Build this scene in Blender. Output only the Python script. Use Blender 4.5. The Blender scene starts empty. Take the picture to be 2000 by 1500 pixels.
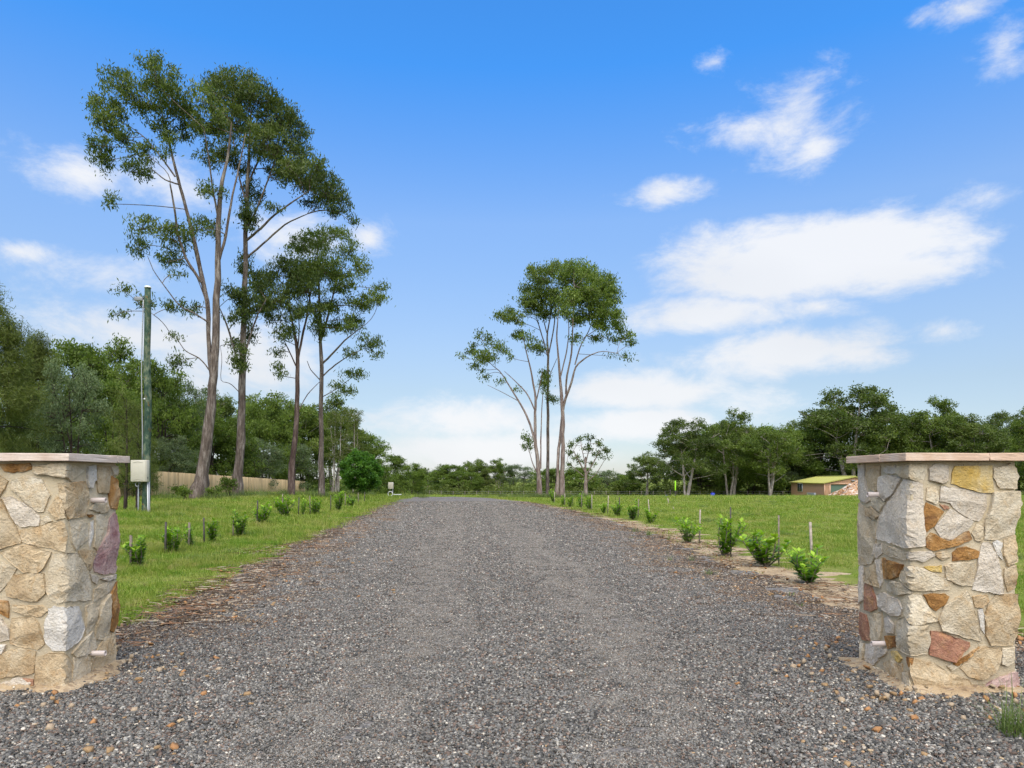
import bpy, math, random
import numpy as np

random.seed(7)
RNG = np.random.default_rng(11)
scene = bpy.context.scene
col = scene.collection
R = math.radians

# ------------------------------------------------------------------ camera
F, CX, HY, EYE = 1400.0, 1000.0, 933.0, 1.62      # photo focal length, centre column, horizon row (2000 px wide), eye height
cam_d = bpy.data.cameras.new('camera')
cam = bpy.data.objects.new('camera', cam_d); col.objects.link(cam)
cam.location = (0, 0, EYE); cam.rotation_euler = (R(90), 0, 0)
cam_d.sensor_width = 36.0; cam_d.lens = 36.0 * F / 2000.0
cam_d.shift_y = (HY - 750.0) / 2000.0
cam_d.clip_start = 0.1; cam_d.clip_end = 8000
scene.camera = cam

# ------------------------------------------------------------------ light
SUN_EL, SUN_AZ = 57.0, 176.0          # azimuth clockwise from +Y (ahead): behind the camera's right shoulder
world = bpy.data.worlds.new('World'); scene.world = world; world.use_nodes = True
scene.view_settings.view_transform = 'Standard'
scene.view_settings.look = 'None'
scene.view_settings.exposure = 1.22
scene.view_settings.gamma = 1.0
scene.view_settings.use_curve_mapping = False
sun_d = bpy.data.lights.new('sun', 'SUN'); sun_d.energy = 2.35; sun_d.angle = R(75); sun_d.color = (1.0, 0.92, 0.80)
sun = bpy.data.objects.new('sun', sun_d); col.objects.link(sun)
sun.rotation_euler = (R(90 - SUN_EL), 0, R(180 - SUN_AZ))
scene.cycles.max_bounces = 4
scene.cycles.diffuse_bounces = 2
scene.cycles.use_adaptive_sampling = True; scene.cycles.adaptive_threshold = 0.02
scene.cycles.transparent_max_bounces = 6
scene.cycles.caustics_reflective = False; scene.cycles.caustics_refractive = False


def sky_world():
    nt = world.node_tree; nt.nodes.clear()
    L = nt.links.new
    def M(op, a, b=None, c=None, clamp=False):
        n = nt.nodes.new('ShaderNodeMath'); n.operation = op; n.use_clamp = clamp
        for i, v in enumerate((a, b, c)):
            if v is None: continue
            if isinstance(v, (int, float)): n.inputs[i].default_value = v
            else: L(v, n.inputs[i])
        return n.outputs[0]
    sky = nt.nodes.new('ShaderNodeTexSky'); sky.sky_type = 'NISHITA'; sky.sun_disc = False
    sky.sun_elevation = R(SUN_EL); sky.sun_rotation = R(SUN_AZ)
    sky.altitude = 50; sky.air_density = 1.0; sky.dust_density = 0.25; sky.ozone_density = 3.2
    hs = nt.nodes.new('ShaderNodeHueSaturation'); hs.inputs['Saturation'].default_value = 1.0; hs.inputs['Value'].default_value = 1.0
    L(sky.outputs[0], hs.inputs['Color'])
    tc = nt.nodes.new('ShaderNodeTexCoord')
    sp = nt.nodes.new('ShaderNodeSeparateXYZ'); L(tc.outputs['Generated'], sp.inputs[0])
    x, y, z = sp.outputs
    az = M('ARCTAN2', x, y); el = M('ARCSINE', z)
    # the grade of the photograph's sky, the same all round: deeper towards the zenith
    gr = nt.nodes.new('ShaderNodeValToRGB'); L(M('MULTIPLY', el, 1.0, clamp=True), gr.inputs[0])
    while len(gr.color_ramp.elements) < 5: gr.color_ramp.elements.new(.5)
    for e_, (q_, c_) in zip(gr.color_ramp.elements, SKY_GRADE): e_.position = q_; e_.color = (*c_, 1)
    gm = nt.nodes.new('ShaderNodeMix'); gm.data_type = 'RGBA'; gm.blend_type = 'MULTIPLY'; gm.inputs['Factor'].default_value = 1.0
    L(hs.outputs[0], gm.inputs['A']); L(gr.outputs[0], gm.inputs['B'])
    # fibrous noise in azimuth/elevation, stretched sideways
    cb = nt.nodes.new('ShaderNodeCombineXYZ')
    L(M('MULTIPLY', az, 1.0), cb.inputs[0]); L(M('MULTIPLY', el, 1.9), cb.inputs[1])
    nz = nt.nodes.new('ShaderNodeTexNoise'); nz.inputs['Scale'].default_value = 10.0; nz.inputs['Detail'].default_value = 12; nz.inputs['Roughness'].default_value = 0.66
    nz.inputs['Distortion'].default_value = 0.25
    L(cb.outputs[0], nz.inputs['Vector'])
    nb = nt.nodes.new('ShaderNodeTexNoise'); nb.inputs['Scale'].default_value = 2.3; nb.inputs['Detail'].default_value = 3
    L(cb.outputs[0], nb.inputs['Vector'])
    fb = nz.outputs['Fac']
    # clouds in view: az/el ellipses (from the photograph) whose edge the noise breaks up
    blobs = [(1580, 505, 300, 78, 1.3), (1420, 495, 150, 50, .75), (1740, 530, 170, 46, 1.0), (1370, 620, 160, 42, .95), (1530, 690, 230, 52, .95), (1840, 645, 60, 30, .6),
             (1560, 230, 110, 75, .55), (1450, 250, 110, 32, .5), (1590, 290, 60, 45, .5), (1290, 375, 85, 28, .7), (1910, 386, 95, 24, .36), (1395, 120, 42, 16, .45),
             (1960, 95, 60, 50, .4), (1250, 765, 190, 42, 1.0), (1240, 830, 190, 38, 1.05), (900, 820, 190, 45, .8), (960, 880, 240, 45, .9), (1440, 790, 120, 40, .5),
             (150, 330, 110, 42, .55), (330, 350, 90, 60, .5), (560, 470, 130, 50, .6), (720, 470, 50, 35, .5), (40, 492, 75, 24, .6), (200, 530, 130, 45, .45), (220, 650, 260, 60, .6), (480, 700, 190, 90, .8), (1880, 15, 90, 30, .4), (1600, 600, 90, 26, .5)]
    acc = None
    for px, py, rx, ry, w in blobs:
        X, Z = (px - CX) / F, (HY - py) / F
        a = math.atan2(X, 1.0); e = math.atan2(Z, math.hypot(X, 1.0)); c = 1.0 / math.hypot(1.0, X)
        ra = rx / F * c * c; re = ry / F * c
        d = M('SQRT', M('ADD', M('POWER', M('DIVIDE', M('SUBTRACT', az, a), ra), 2.0), M('POWER', M('DIVIDE', M('SUBTRACT', el, e), re), 2.0)))
        b = M('MULTIPLY', M('SUBTRACT', 1.25, d), w)
        b = M('MAXIMUM', b, -0.6)
        acc = b if acc is None else M('SMOOTH_MAX', acc, b, 0.15)
    # unseen cloud over the rest of the sky, thickened to whiten the fill light
    far = M('MAXIMUM', M('SUBTRACT', M('ABSOLUTE', az), 0.72), M('SUBTRACT', el, 0.66))
    rest = M('MULTIPLY', M('MULTIPLY', far, 6.0, clamp=True), 1.0, clamp=True)
    gen = M('MULTIPLY', M('SUBTRACT', nb.outputs['Fac'], 0.42), 4.0)
    acc = M('ADD', M('MULTIPLY', acc, M('SUBTRACT', 1.0, rest)), M('MULTIPLY', gen, rest))
    dens = M('ADD', M('MULTIPLY', acc, 1.6), M('MULTIPLY', M('SUBTRACT', fb, 0.5), 3.0))
    mr = nt.nodes.new('ShaderNodeMapRange'); mr.interpolation_type = 'SMOOTHSTEP'
    mr.inputs['From Min'].default_value = 0.0; mr.inputs['From Max'].default_value = 1.35; mr.inputs['To Max'].default_value = 0.9
    L(dens, mr.inputs['Value'])
    # thin veil of low cloud towards the horizon, all round
    veil = nt.nodes.new('ShaderNodeMapRange'); veil.interpolation_type = 'SMOOTHSTEP'
    veil.inputs['From Min'].default_value = 0.36; veil.inputs['From Max'].default_value = 0.02; veil.inputs['To Max'].default_value = 0.22
    L(el, veil.inputs['Value'])
    tot = M('SUBTRACT', 1.0, M('MULTIPLY', M('SUBTRACT', 1.0, mr.outputs[0]), M('SUBTRACT', 1.0, veil.outputs[0])))
    mx = nt.nodes.new('ShaderNodeMix'); mx.data_type = 'RGBA'
    L(tot, mx.inputs['Factor']); L(gm.outputs['Result'], mx.inputs['A']); mx.inputs['B'].default_value = (CLOUD[0], CLOUD[1], CLOUD[2], 1)
    # slight grey shading painted into the cloud colour by broad noise
    cg = nt.nodes.new('ShaderNodeMix'); cg.data_type = 'RGBA'; L(M('MULTIPLY', M('SUBTRACT', nb.outputs['Fac'], 0.42), 3.0, clamp=True), cg.inputs['Factor'])
    cg.inputs['A'].default_value = (CLOUD[0], CLOUD[1], CLOUD[2], 1); cg.inputs['B'].default_value = (CLOUD[0] * .84, CLOUD[1] * .855, CLOUD[2] * .88, 1); L(cg.outputs['Result'], mx.inputs['B'])
    bg = nt.nodes.new('ShaderNodeBackground'); bg.inputs['Strength'].default_value = SKY_STRENGTH
    L(mx.outputs['Result'], bg.inputs['Color'])
    out = nt.nodes.new('ShaderNodeOutputWorld'); L(bg.outputs[0], out.inputs[0])

SKY_GRADE = [(0.0, (.33, .35, .42)), (.12, (.43, .44, .455)), (.34, (.66, .73, .80)), (.52, (.26, .72, 1.08)), (1.0, (.24, .68, 1.08))]
SKY_STRENGTH = 0.118
CLOUD = (3.45, 3.48, 3.55)
sky_world()

# ------------------------------------------------------------------ helpers
def tag(o, label=None, cat=None, group=None, kind=None):
    if label: o['label'] = label
    if cat: o['category'] = cat
    if group: o['group'] = group
    if kind: o['kind'] = kind
    return o

def link(o, parent=None):
    col.objects.link(o)
    if parent is not None: o.parent = parent
    return o

def empty(name, loc=(0, 0, 0), rz=0.0):
    o = bpy.data.objects.new(name, None); col.objects.link(o)
    o.location = loc; o.rotation_euler = (0, 0, rz); o.empty_display_size = 0.2
    return o

def np_mesh(name, v, f, mats=(), smooth=False, tint=None, midx=None):
    """one mesh from an (n,3) array and a face array (m,k) or a list of such arrays"""
    me = bpy.data.meshes.new(name)
    v = np.asarray(v, np.float32)
    fs = f if isinstance(f, list) else [f]
    fs = [np.asarray(a, np.int32) for a in fs if len(a)]
    me.vertices.add(len(v)); me.vertices.foreach_set('co', v.ravel())
    loops = np.concatenate([a.ravel() for a in fs])
    tot = np.concatenate([np.full(len(a), a.shape[1], np.int32) for a in fs])
    st = np.concatenate([[0], np.cumsum(tot)[:-1]]).astype(np.int32)
    me.loops.add(len(loops)); me.loops.foreach_set('vertex_index', loops)
    me.polygons.add(len(tot)); me.polygons.foreach_set('loop_start', st); me.polygons.foreach_set('loop_total', tot)
    if smooth: me.polygons.foreach_set('use_smooth', np.ones(len(tot), bool))
    for m in mats: me.materials.append(m)
    if midx is not None: me.polygons.foreach_set('material_index', np.asarray(midx, np.int32))
    if tint is not None:
        t = np.asarray(tint, np.float32)
        if t.ndim == 1:
            a = me.attributes.new('tint', 'FLOAT', 'POINT'); a.data.foreach_set('value', t)
        else:
            a = me.attributes.new('tint', 'FLOAT_COLOR', 'POINT')
            a.data.foreach_set('color', np.concatenate([t, np.ones((len(t), 1), np.float32)], 1).ravel())
    me.update(calc_edges=True); me.validate()
    return me

def obj(name, me, parent=None, loc=None):
    o = bpy.data.objects.new(name, me); link(o, parent)
    if loc is not None: o.location = loc
    return o

class MB:
    """collects boxes, prisms and tubes into one mesh"""
    def __init__(s): s.v = []; s.q = []; s.t = []
    def add(s, v, q=(), t=()):
        b = len(s.v); s.v += [tuple(p) for p in v]
        s.q += [tuple(i + b for i in f) for f in q]; s.t += [tuple(i + b for i in f) for f in t]
    def box(s, x0, x1, y0, y1, z0, z1):
        s.add([(x0, y0, z0), (x1, y0, z0), (x1, y1, z0), (x0, y1, z0), (x0, y0, z1), (x1, y0, z1), (x1, y1, z1), (x0, y1, z1)],
              [(0, 3, 2, 1), (4, 5, 6, 7), (0, 1, 5, 4), (1, 2, 6, 5), (2, 3, 7, 6), (3, 0, 4, 7)])
    def bevbox(s, x0, x1, y0, y1, z0, z1, b):
        import bmesh
        bm = bmesh.new(); bmesh.ops.create_cube(bm, size=1.0)
        for p in bm.verts: p.co = ((x0 + x1) / 2 + p.co.x * (x1 - x0), (y0 + y1) / 2 + p.co.y * (y1 - y0), (z0 + z1) / 2 + p.co.z * (z1 - z0))
        bmesh.ops.bevel(bm, geom=bm.edges[:], offset=b, segments=2, affect='EDGES', profile=0.5)
        bmesh.ops.triangulate(bm, faces=bm.faces[:]); bm.verts.ensure_lookup_table()
        s.add([p.co[:] for p in bm.verts], (), [[q.index for q in f.verts] for f in bm.faces]); bm.free()
    def tube(s, pts, rad, n=8, cap=True):
        v, q, t = tube_np(np.array(pts, float), np.array(rad, float) if np.ndim(rad) else np.full(len(pts), rad, float), n, cap)
        s.add(v, q, t)
    def build(s, name, m, parent=None, smooth=False, loc=None):
        f = []
        if s.q: f.append(np.array(s.q))
        if s.t: f.append(np.array(s.t))
        return obj(name, np_mesh(name, np.array(s.v), f, [m], smooth), parent, loc)

def tube_np(P, r, n=8, cap=True):
    k = len(P)
    T = np.gradient(P, axis=0); T /= np.linalg.norm(T, axis=1, keepdims=True) + 1e-9
    ref = np.array([0.31, 0.95, 0.05]); ref /= np.linalg.norm(ref)
    A = np.cross(T, ref); l = np.linalg.norm(A, axis=1, keepdims=True)
    A = np.where(l < 1e-3, np.array([[1.0, 0, 0]]), A / (l + 1e-9)); B = np.cross(T, A)
    th = np.arange(n) / n * 2 * math.pi
    V = P[:, None, :] + r[:, None, None] * (A[:, None, :] * np.cos(th)[None, :, None] + B[:, None, :] * np.sin(th)[None, :, None])
    V = V.reshape(-1, 3)
    i = np.arange(k - 1)[:, None] * n; j = np.arange(n)[None, :]; j2 = (j + 1) % n
    Q = np.stack([i + j, i + j2, i + n + j2, i + n + j], -1).reshape(-1, 4)
    Tt = np.zeros((0, 3), int)
    if cap:
        V = np.concatenate([V, P[:1], P[-1:]]); a, b = len(V) - 2, len(V) - 1
        jj = np.arange(n); j2 = (jj + 1) % n
        Tt = np.concatenate([np.stack([np.full(n, a), j2, jj], -1), np.stack([np.full(n, b), (k - 1) * n + jj, (k - 1) * n + j2], -1)])
    return V, Q, Tt

class Tubes:
    """fast collector for limbs"""
    def __init__(s): s.V = []; s.Q = []; s.n = 0
    def add(s, P, r, n=6):
        V, Q, _ = tube_np(np.asarray(P, float), np.asarray(r, float), n, False)
        s.V.append(V); s.Q.append(Q + s.n); s.n += len(V)
    def mesh(s, name, m): return np_mesh(name, np.concatenate(s.V), np.concatenate(s.Q), [m], True)

def smoothstep(a, b, x):
    t = np.clip((np.asarray(x, float) - a) / (b - a), 0, 1); return t * t * (3 - 2 * t)

# ---- a node-material kit
def _mat(name):
    m = bpy.data.materials.new(name); m.use_nodes = True
    nt = m.node_tree; nt.nodes.clear()
    return m, nt

class NT:
    def __init__(s, name):
        s.m, s.nt = _mat(name); s.out = s.nt.nodes.new('ShaderNodeOutputMaterial')
    def n(s, t, **kw):
        nd = s.nt.nodes.new('ShaderNode' + t)
        for k, v in kw.items():
            if k.startswith('_'): setattr(nd, k[1:], v); continue
            k = k.replace('__', ' ')
            if hasattr(v, 'is_linked') or isinstance(v, bpy.types.NodeSocket): s.nt.links.new(v, nd.inputs[k])
            else: nd.inputs[k].default_value = v
        return nd
    def l(s, a, b): s.nt.links.new(a, b)
    def coord(s, kind='Object'): return s.n('TexCoord').outputs[kind]
    def pos(s): return s.n('NewGeometry').outputs['Position']
    def noise(s, vec, scale, detail=4, rough=.55, dist=0.0):
        return s.n('TexNoise', Vector=vec, Scale=scale, Detail=detail, Roughness=rough, Distortion=dist).outputs['Fac']
    def vor(s, vec, scale, out='Distance', feature='F1', rnd=1.0):
        nd = s.n('TexVoronoi', _feature=feature, Vector=vec, Scale=scale, Randomness=rnd); return nd.outputs[out]
    def ramp(s, fac, stops, interp='LINEAR'):
        nd = s.n('ValToRGB', Fac=fac); r = nd.color_ramp; r.interpolation = interp
        while len(r.elements) < len(stops): r.elements.new(0.5)
        for e, (p, c) in zip(r.elements, stops): e.position = p; e.color = (*c, 1) if len(c) == 3 else c
        return nd.outputs['Color']
    def mapr(s, v, a, b, c=0.0, d=1.0, smooth=True):
        nd = s.n('MapRange', Value=v); nd.interpolation_type = 'SMOOTHSTEP' if smooth else 'LINEAR'
        for k, x in (('From Min', a), ('From Max', b), ('To Min', c), ('To Max', d)): nd.inputs[k].default_value = x
        return nd.outputs[0]
    def mix(s, fac, a, b, blend='MIX'):
        nd = s.nt.nodes.new('ShaderNodeMix'); nd.data_type = 'RGBA'; nd.blend_type = blend
        for k, v in (('Factor', fac), ('A', a), ('B', b)):
            if isinstance(v, bpy.types.NodeSocket): s.l(v, nd.inputs[k])
            elif isinstance(v, (int, float)): nd.inputs[k].default_value = v
            else: nd.inputs[k].default_value = (*v, 1) if len(v) == 3 else v
        return nd.outputs['Result']
    def math(s, op, a, b=0.0):
        nd = s.nt.nodes.new('ShaderNodeMath'); nd.operation = op
        for i, v in enumerate((a, b)):
            if isinstance(v, bpy.types.NodeSocket): s.l(v, nd.inputs[i])
            else: nd.inputs[i].default_value = v
        return nd.outputs[0]
    def attr(s, name='tint', out='Fac'): return s.n('Attribute', _attribute_name=name).outputs[out]
    def rnd(s): return s.n('ObjectInfo').outputs['Random']
    def scale(s, vec, sc):
        nd = s.n('Mapping', Vector=vec); nd.inputs['Scale'].default_value = sc; return nd.outputs[0]
    def surf(s, color, rough=.8, bump=None, bdist=.01, bstr=1.0, metal=0.0, spec=.3, transl=None):
        p = s.n('BsdfPrincipled')
        for k, v in (('Base Color', color), ('Roughness', rough), ('Metallic', metal), ('Specular IOR Level', spec)):
            if isinstance(v, bpy.types.NodeSocket): s.l(v, p.inputs[k])
            elif isinstance(v, (int, float)): p.inputs[k].default_value = v
            else: p.inputs[k].default_value = (*v, 1)
        if bump is not None:
            b = s.n('Bump', Height=bump, Strength=bstr, Distance=bdist); s.l(b.outputs[0], p.inputs['Normal'])
        o = p.outputs[0]
        if transl:
            t = s.n('BsdfTranslucent')
            if isinstance(color, bpy.types.NodeSocket): s.l(s.mix(1.0, color, transl[1], 'MULTIPLY'), t.inputs['Color'])
            mx = s.n('MixShader', Fac=transl[0]); s.l(o, mx.inputs[1]); s.l(t.outputs[0], mx.inputs[2]); o = mx.outputs[0]
        s.l(o, s.out.inputs[0]); return s.m

# ------------------------------------------------------------------ materials
def leaf_mat(name, dark, mid, light, rough=.5, tr=.3):
    k = NT(name)
    c = k.ramp(k.attr(), [(0.0, dark), (0.5, mid), (1.0, light)])
    v = k.mapr(k.rnd(), 0, 1, .85, 1.12, False)
    c = k.mix(1.0, c, k.n('CombineXYZ', X=v, Y=v, Z=v).outputs[0], 'MULTIPLY')
    return k.surf(c, rough, spec=.25, transl=(tr, (1.25, 1.45, .6)))

M = {}
M['gum_leaf'] = leaf_mat('gum_leaf', (.042, .064, .014), (.092, .130, .025), (.165, .205, .046), .5, .32)
M['gum_leaf_bright'] = leaf_mat('gum_leaf_bright', (.052, .078, .014), (.115, .165, .026), (.20, .25, .05), .5, .32)
M['bush_leaf'] = leaf_mat('bush_leaf', (.060, .090, .016), (.118, .175, .026), (.20, .265, .045), .6, .34)
M['olive_leaf'] = leaf_mat('olive_leaf', (.066, .086, .02), (.125, .155, .033), (.20, .23, .06), .6, .34)
M['grey_leaf'] = leaf_mat('grey_leaf', (.06, .085, .036), (.115, .155, .068), (.19, .235, .11), .6, .28)
M['lush_leaf'] = leaf_mat('lush_leaf', (.03, .085, .01), (.07, .17, .016), (.14, .27, .03), .45, .3)
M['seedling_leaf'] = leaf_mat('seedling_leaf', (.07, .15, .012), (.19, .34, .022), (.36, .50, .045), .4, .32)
M['grass_blade'] = leaf_mat('grass_blade', (.105, .155, .016), (.19, .29, .026), (.36, .40, .085), .6, .38)
k = NT('lawn_blade'); pz = k.pos()
c = k.ramp(k.attr(), [(0, (.10, .15, .016)), (.5, (.19, .28, .028)), (1, (.38, .40, .10))])
na = k.noise(pz, .55, 5, .65); nb_ = k.noise(pz, 2.6, 4, .6)
c = k.mix(k.mapr(na, .46, .66, 0, .65), c, (.34, .33, .095)); c = k.mix(k.mapr(nb_, .55, .68, 0, .7), c, (.40, .32, .15)); c = k.mix(k.mapr(nb_, .48, .32, 0, .75), c, (.085, .19, .014)); c = k.mix(k.mapr(na, .46, .32, 0, .5), c, (.12, .25, .018))
M['lawn_blade'] = k.surf(c, .6, spec=.2, transl=(.36, (1.25, 1.4, .6)))
M['weed_blade'] = leaf_mat('weed_blade', (.07, .10, .025), (.13, .19, .05), (.24, .27, .10), .6, .3)

def bark(name, a, b, c, sc=1.0):
    k = NT(name); p = k.pos()
    n1 = k.noise(k.scale(p, (1, 1, .22)), 4.6 * sc, 7, .7)
    n2 = k.noise(k.scale(p, (1, 1, .12)), 14 * sc, 5, .7)
    col_ = k.mix(k.mapr(n2, .35, .7), k.ramp(n1, [(.36, a), (.5, b), (.62, c)]), a)
    return k.surf(col_, .9, k.math('ADD', n2, n1), .05, .9, spec=.1)
M['bark_pink'] = bark('bark_pink', (.082, .062, .050), (.195, .155, .128), (.36, .31, .265))
M['bark_pale'] = bark('bark_pale', (.15, .105, .09), (.29, .225, .19), (.42, .36, .31))
M['bark_red'] = bark('bark_red', (.065, .042, .035), (.155, .108, .09), (.28, .21, .18))
M['bark_white'] = bark('bark_white', (.20, .16, .13), (.40, .35, .30), (.56, .52, .46))
M['bark_dark'] = bark('bark_dark', (.03, .022, .018), (.075, .055, .045), (.14, .11, .09))

def stone(name, a, b, c, stain=None, amt=.5):
    k = NT(name); p = k.coord('Object'); r = k.rnd()
    pv = k.n('VectorMath', _operation='ADD'); k.l(p, pv.inputs[0]); cx = k.n('CombineXYZ', X=k.math('MULTIPLY', r, 37.0), Y=k.math('MULTIPLY', r, 11.0)); k.l(cx.outputs[0], pv.inputs[1]); p = pv.outputs[0]
    n1 = k.noise(p, 5.5, 5, .6, .4); n2 = k.noise(p, 60, 6, .7); n3 = k.noise(p, 15, 6, .62)
    base = k.ramp(n1, [(.3, a), (.5, b), (.72, c)])
    ns = k.noise(p, 8.5, 5, .6, 1.0)
    if stain: base = k.mix(k.mapr(ns, .5, .66, 0, amt), base, stain); base = k.mix(k.mapr(n3, .6, .72, 0, .3), base, stain)
    g = k.mapr(n2, .3, .72, .84, 1.1)
    base = k.mix(1.0, base, k.n('CombineXYZ', X=g, Y=g, Z=g).outputs[0], 'MULTIPLY')
    v = k.mapr(r, 0, 1, .88, 1.1, False)
    base = k.mix(1.0, base, k.n('CombineXYZ', X=v, Y=v, Z=v).outputs[0], 'MULTIPLY')
    h = k.math('ADD', k.math('MULTIPLY', n3, 1.1), k.math('MULTIPLY', n2, .55))
    return k.surf(base, .92, h, .022, .9, spec=.15)
ST = {
 'c': stone('stone_cream', (.53, .42, .27), (.66, .55, .38), (.74, .65, .49), (.55, .37, .18), .4),
 'b': stone('stone_buff', (.46, .32, .175), (.60, .46, .28), (.69, .57, .39), (.46, .27, .11), .5),
 'g': stone('stone_grey', (.54, .45, .335), (.66, .57, .445), (.75, .67, .55), (.54, .40, .24), .4),
 'w': stone('stone_white', (.62, .56, .46), (.73, .67, .57), (.80, .75, .66), (.58, .45, .30), .35),
 'y': stone('stone_yellow', (.52, .33, .09), (.66, .46, .15), (.72, .59, .36), (.60, .36, .06), .5),
 'o': stone('stone_orange', (.27, .12, .035), (.44, .23, .075), (.60, .44, .26), (.15, .07, .035), .6),
 'r': stone('stone_red', (.28, .12, .075), (.40, .20, .125), (.52, .31, .18), (.50, .27, .08), .4),
 'p': stone('stone_pink', (.32, .16, .15), (.50, .33, .29), (.62, .48, .40), (.26, .11, .12), .6),
}
k = NT('mortar'); p = k.coord('Object'); n1 = k.noise(p, 6, 5, .6); n2 = k.noise(p, 70, 4, .7)
M['mortar'] = k.surf(k.mix(k.mapr(n2, .3, .7, 0, .25), k.ramp(n1, [(.3, (.50, .41, .265)), (.7, (.62, .52, .36))]), (.42, .33, .205)), .95, k.math('ADD', k.math('MULTIPLY', n1, 2.0), n2), .012, .8, spec=.1)
k = NT('cap_stone'); p = k.coord('Object'); n1 = k.noise(p, 3.2, 4, .55, .5); n2 = k.noise(p, 60, 4, .7)
M['cap'] = k.surf(k.mix(k.mapr(n2, .3, .7, 0, .25), k.ramp(n1, [(.3, (.56, .42, .32)), (.5, (.66, .54, .44)), (.7, (.72, .62, .53))]), (.45, .33, .25)), .85, n2, .004, .6, spec=.2)
k = NT('cap_stone_tan'); p = k.coord('Object'); n1 = k.noise(p, 3.2, 4, .55, .5); n2 = k.noise(p, 60, 4, .7)
M['cap_tan'] = k.surf(k.mix(k.mapr(n2, .3, .7, 0, .25), k.ramp(n1, [(.3, (.55, .37, .25)), (.5, (.62, .44, .31)), (.7, (.70, .55, .43))]), (.48, .33, .23)), .85, n2, .004, .6, spec=.2)
def flat(name, c, rough=.6, metal=0.0, spec=.4, var=.12, sc=8.0):
    k = NT(name); n = k.noise(k.coord('Object'), sc, 5, .6); g = k.mapr(n, .3, .7, 1 - var, 1 + var * .6)
    return k.surf(k.mix(1.0, c, k.n('CombineXYZ', X=g, Y=g, Z=g).outputs[0], 'MULTIPLY'), rough, n, .003, .3, metal, spec)
M['pvc'] = flat('pvc', (.66, .55, .47), .35, var=.06)
M['conduit'] = flat('conduit', (.34, .35, .36), .45, var=.1)
M['box_beige'] = flat('box_beige', (.52, .48, .38), .45, var=.05)
M['box_edge'] = flat('box_edge', (.33, .31, .25), .5, var=.05)
M['metal_grey'] = flat('metal_grey', (.27, .28, .29), .5, .3)
M['dark'] = flat('dark', (.02, .02, .022), .6)
M['white_paint'] = flat('white_paint', (.78, .78, .76), .5, var=.05)
M['stake_wood'] = flat('stake_wood', (.19, .155, .12), .9, var=.35, sc=20)
M['stake_pale'] = flat('stake_pale', (.33, .28, .22), .9, var=.3, sc=20)
M['stake_dark'] = flat('stake_dark', (.07, .06, .052), .9, var=.3, sc=20)
M['lime'] = flat('lime', (.35, .75, .02), .5, var=.05)
M['blue'] = flat('blue', (.012, .03, .42), .4, var=.1)
M['purple'] = flat('purple', (.13, .08, .42), .5, var=.1)
M['wire'] = flat('wire', (.30, .30, .29), .5, .5)
M['shed_wall'] = flat('shed_wall', (.42, .245, .14), .55, var=.05, sc=2)
M['shed_trim'] = flat('shed_trim', (.50, .30, .18), .5, var=.05)
M['shed_roof'] = flat('shed_roof', (.37, .36, .085), .5, var=.06, sc=2)
M['roller'] = flat('roller', (.10, .155, .105), .5, var=.05)
k = NT('glass'); M['glass'] = k.surf((.02, .025, .03), .05, spec=.8)
k = NT('pole_green'); p = k.coord('Object'); n1 = k.noise(k.scale(p, (1, 1, .45)), 7, 5, .7); n2 = k.noise(k.scale(p, (1, 1, .6)), 11, 4, .6, .5); n3 = k.noise(p, 3, 3)
c = k.ramp(n1, [(.36, (.022, .045, .032)), (.48, (.065, .105, .07)), (.6, (.21, .23, .145))])
c = k.mix(k.mapr(n2, .6, .68), c, (.20, .115, .035)); c = k.mix(k.mapr(n3, .35, .6, 0, .5), c, (.03, .06, .045))
M['pole'] = k.surf(c, .85, n1, .02, .8, spec=.1)
k = NT('paling'); p = k.pos(); r = k.rnd(); n = k.noise(k.scale(p, (1, 1, .08)), 16, 5, .65)
c = k.ramp(n, [(.3, (.50, .335, .17)), (.5, (.67, .49, .27)), (.72, (.76, .59, .36))])
c = k.mix(1.0, c, k.ramp(r, [(0, (.62, .58, .54)), (.14, (.82, .8, .78)), (.3, (.97, .96, .95)), (1, (1.1, 1.08, 1.04))]), 'MULTIPLY')
M['paling'] = k.surf(c, .85, n, .004, .5, spec=.1)

# ------------------------------------------------------------------ terrain
EDGE_L = np.array([(-20, -9.5), (3, -9.0), (5.9, -6.2), (7.0, -4.3), (8, -4.05), (10, -4.25), (13.2, -4.65), (18, -5.15), (29.5, -6.2), (40, -7.2), (58, -8.8), (90, -12.5)])
EDGE_R = np.array([(-20, 9.5), (3, 8.5), (5.6, 6.5), (7.0, 4.7), (8.8, 4.0), (11.5, 3.95), (14.4, 3.75), (19.4, 3.85), (26, 3.5), (37.8, 2.5), (50.4, 0), (61, -2.4), (90, -7.5)])
def e_left(y): return np.interp(y, EDGE_L[:, 0], EDGE_L[:, 1])
def e_right(y): return np.interp(y, EDGE_R[:, 0], EDGE_R[:, 1])
def wob(x, y, s=1.0):
    return (np.sin(x * 1.3 * s + 1.1) * np.cos(y * 1.1 * s + .3) + .6 * np.sin(x * 2.9 * s + y * 1.7 * s) + .4 * np.cos(x * .61 * s - y * 2.3 * s + 2))
def hgt(x, y):
    x = np.asarray(x, float); y = np.asarray(y, float)
    e = e_left(y) - x
    bank = .47 * smoothstep(-.2, 6.5, e) * smoothstep(9, 21, y) * (1 - .75 * smoothstep(40, 85, y))
    yy = np.clip(y, 0, 270)
    far = -.0262 * np.log1p(np.exp((yy - 58) / 4.0)) * 4.0
    road = .05 * smoothstep(0, 2.5, np.minimum(x - e_left(y), e_right(y) - x)) * smoothstep(8, 14, y) * (1 - smoothstep(66, 80, y))
    off = np.clip(np.maximum(e_left(y) - x, x - e_right(y)), 0, 3) / 3
    near = smoothstep(7, 10, y) * (1 - smoothstep(55, 75, y))
    return bank + far + road + near * off * .025 * wob(x, y, .8)

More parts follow.
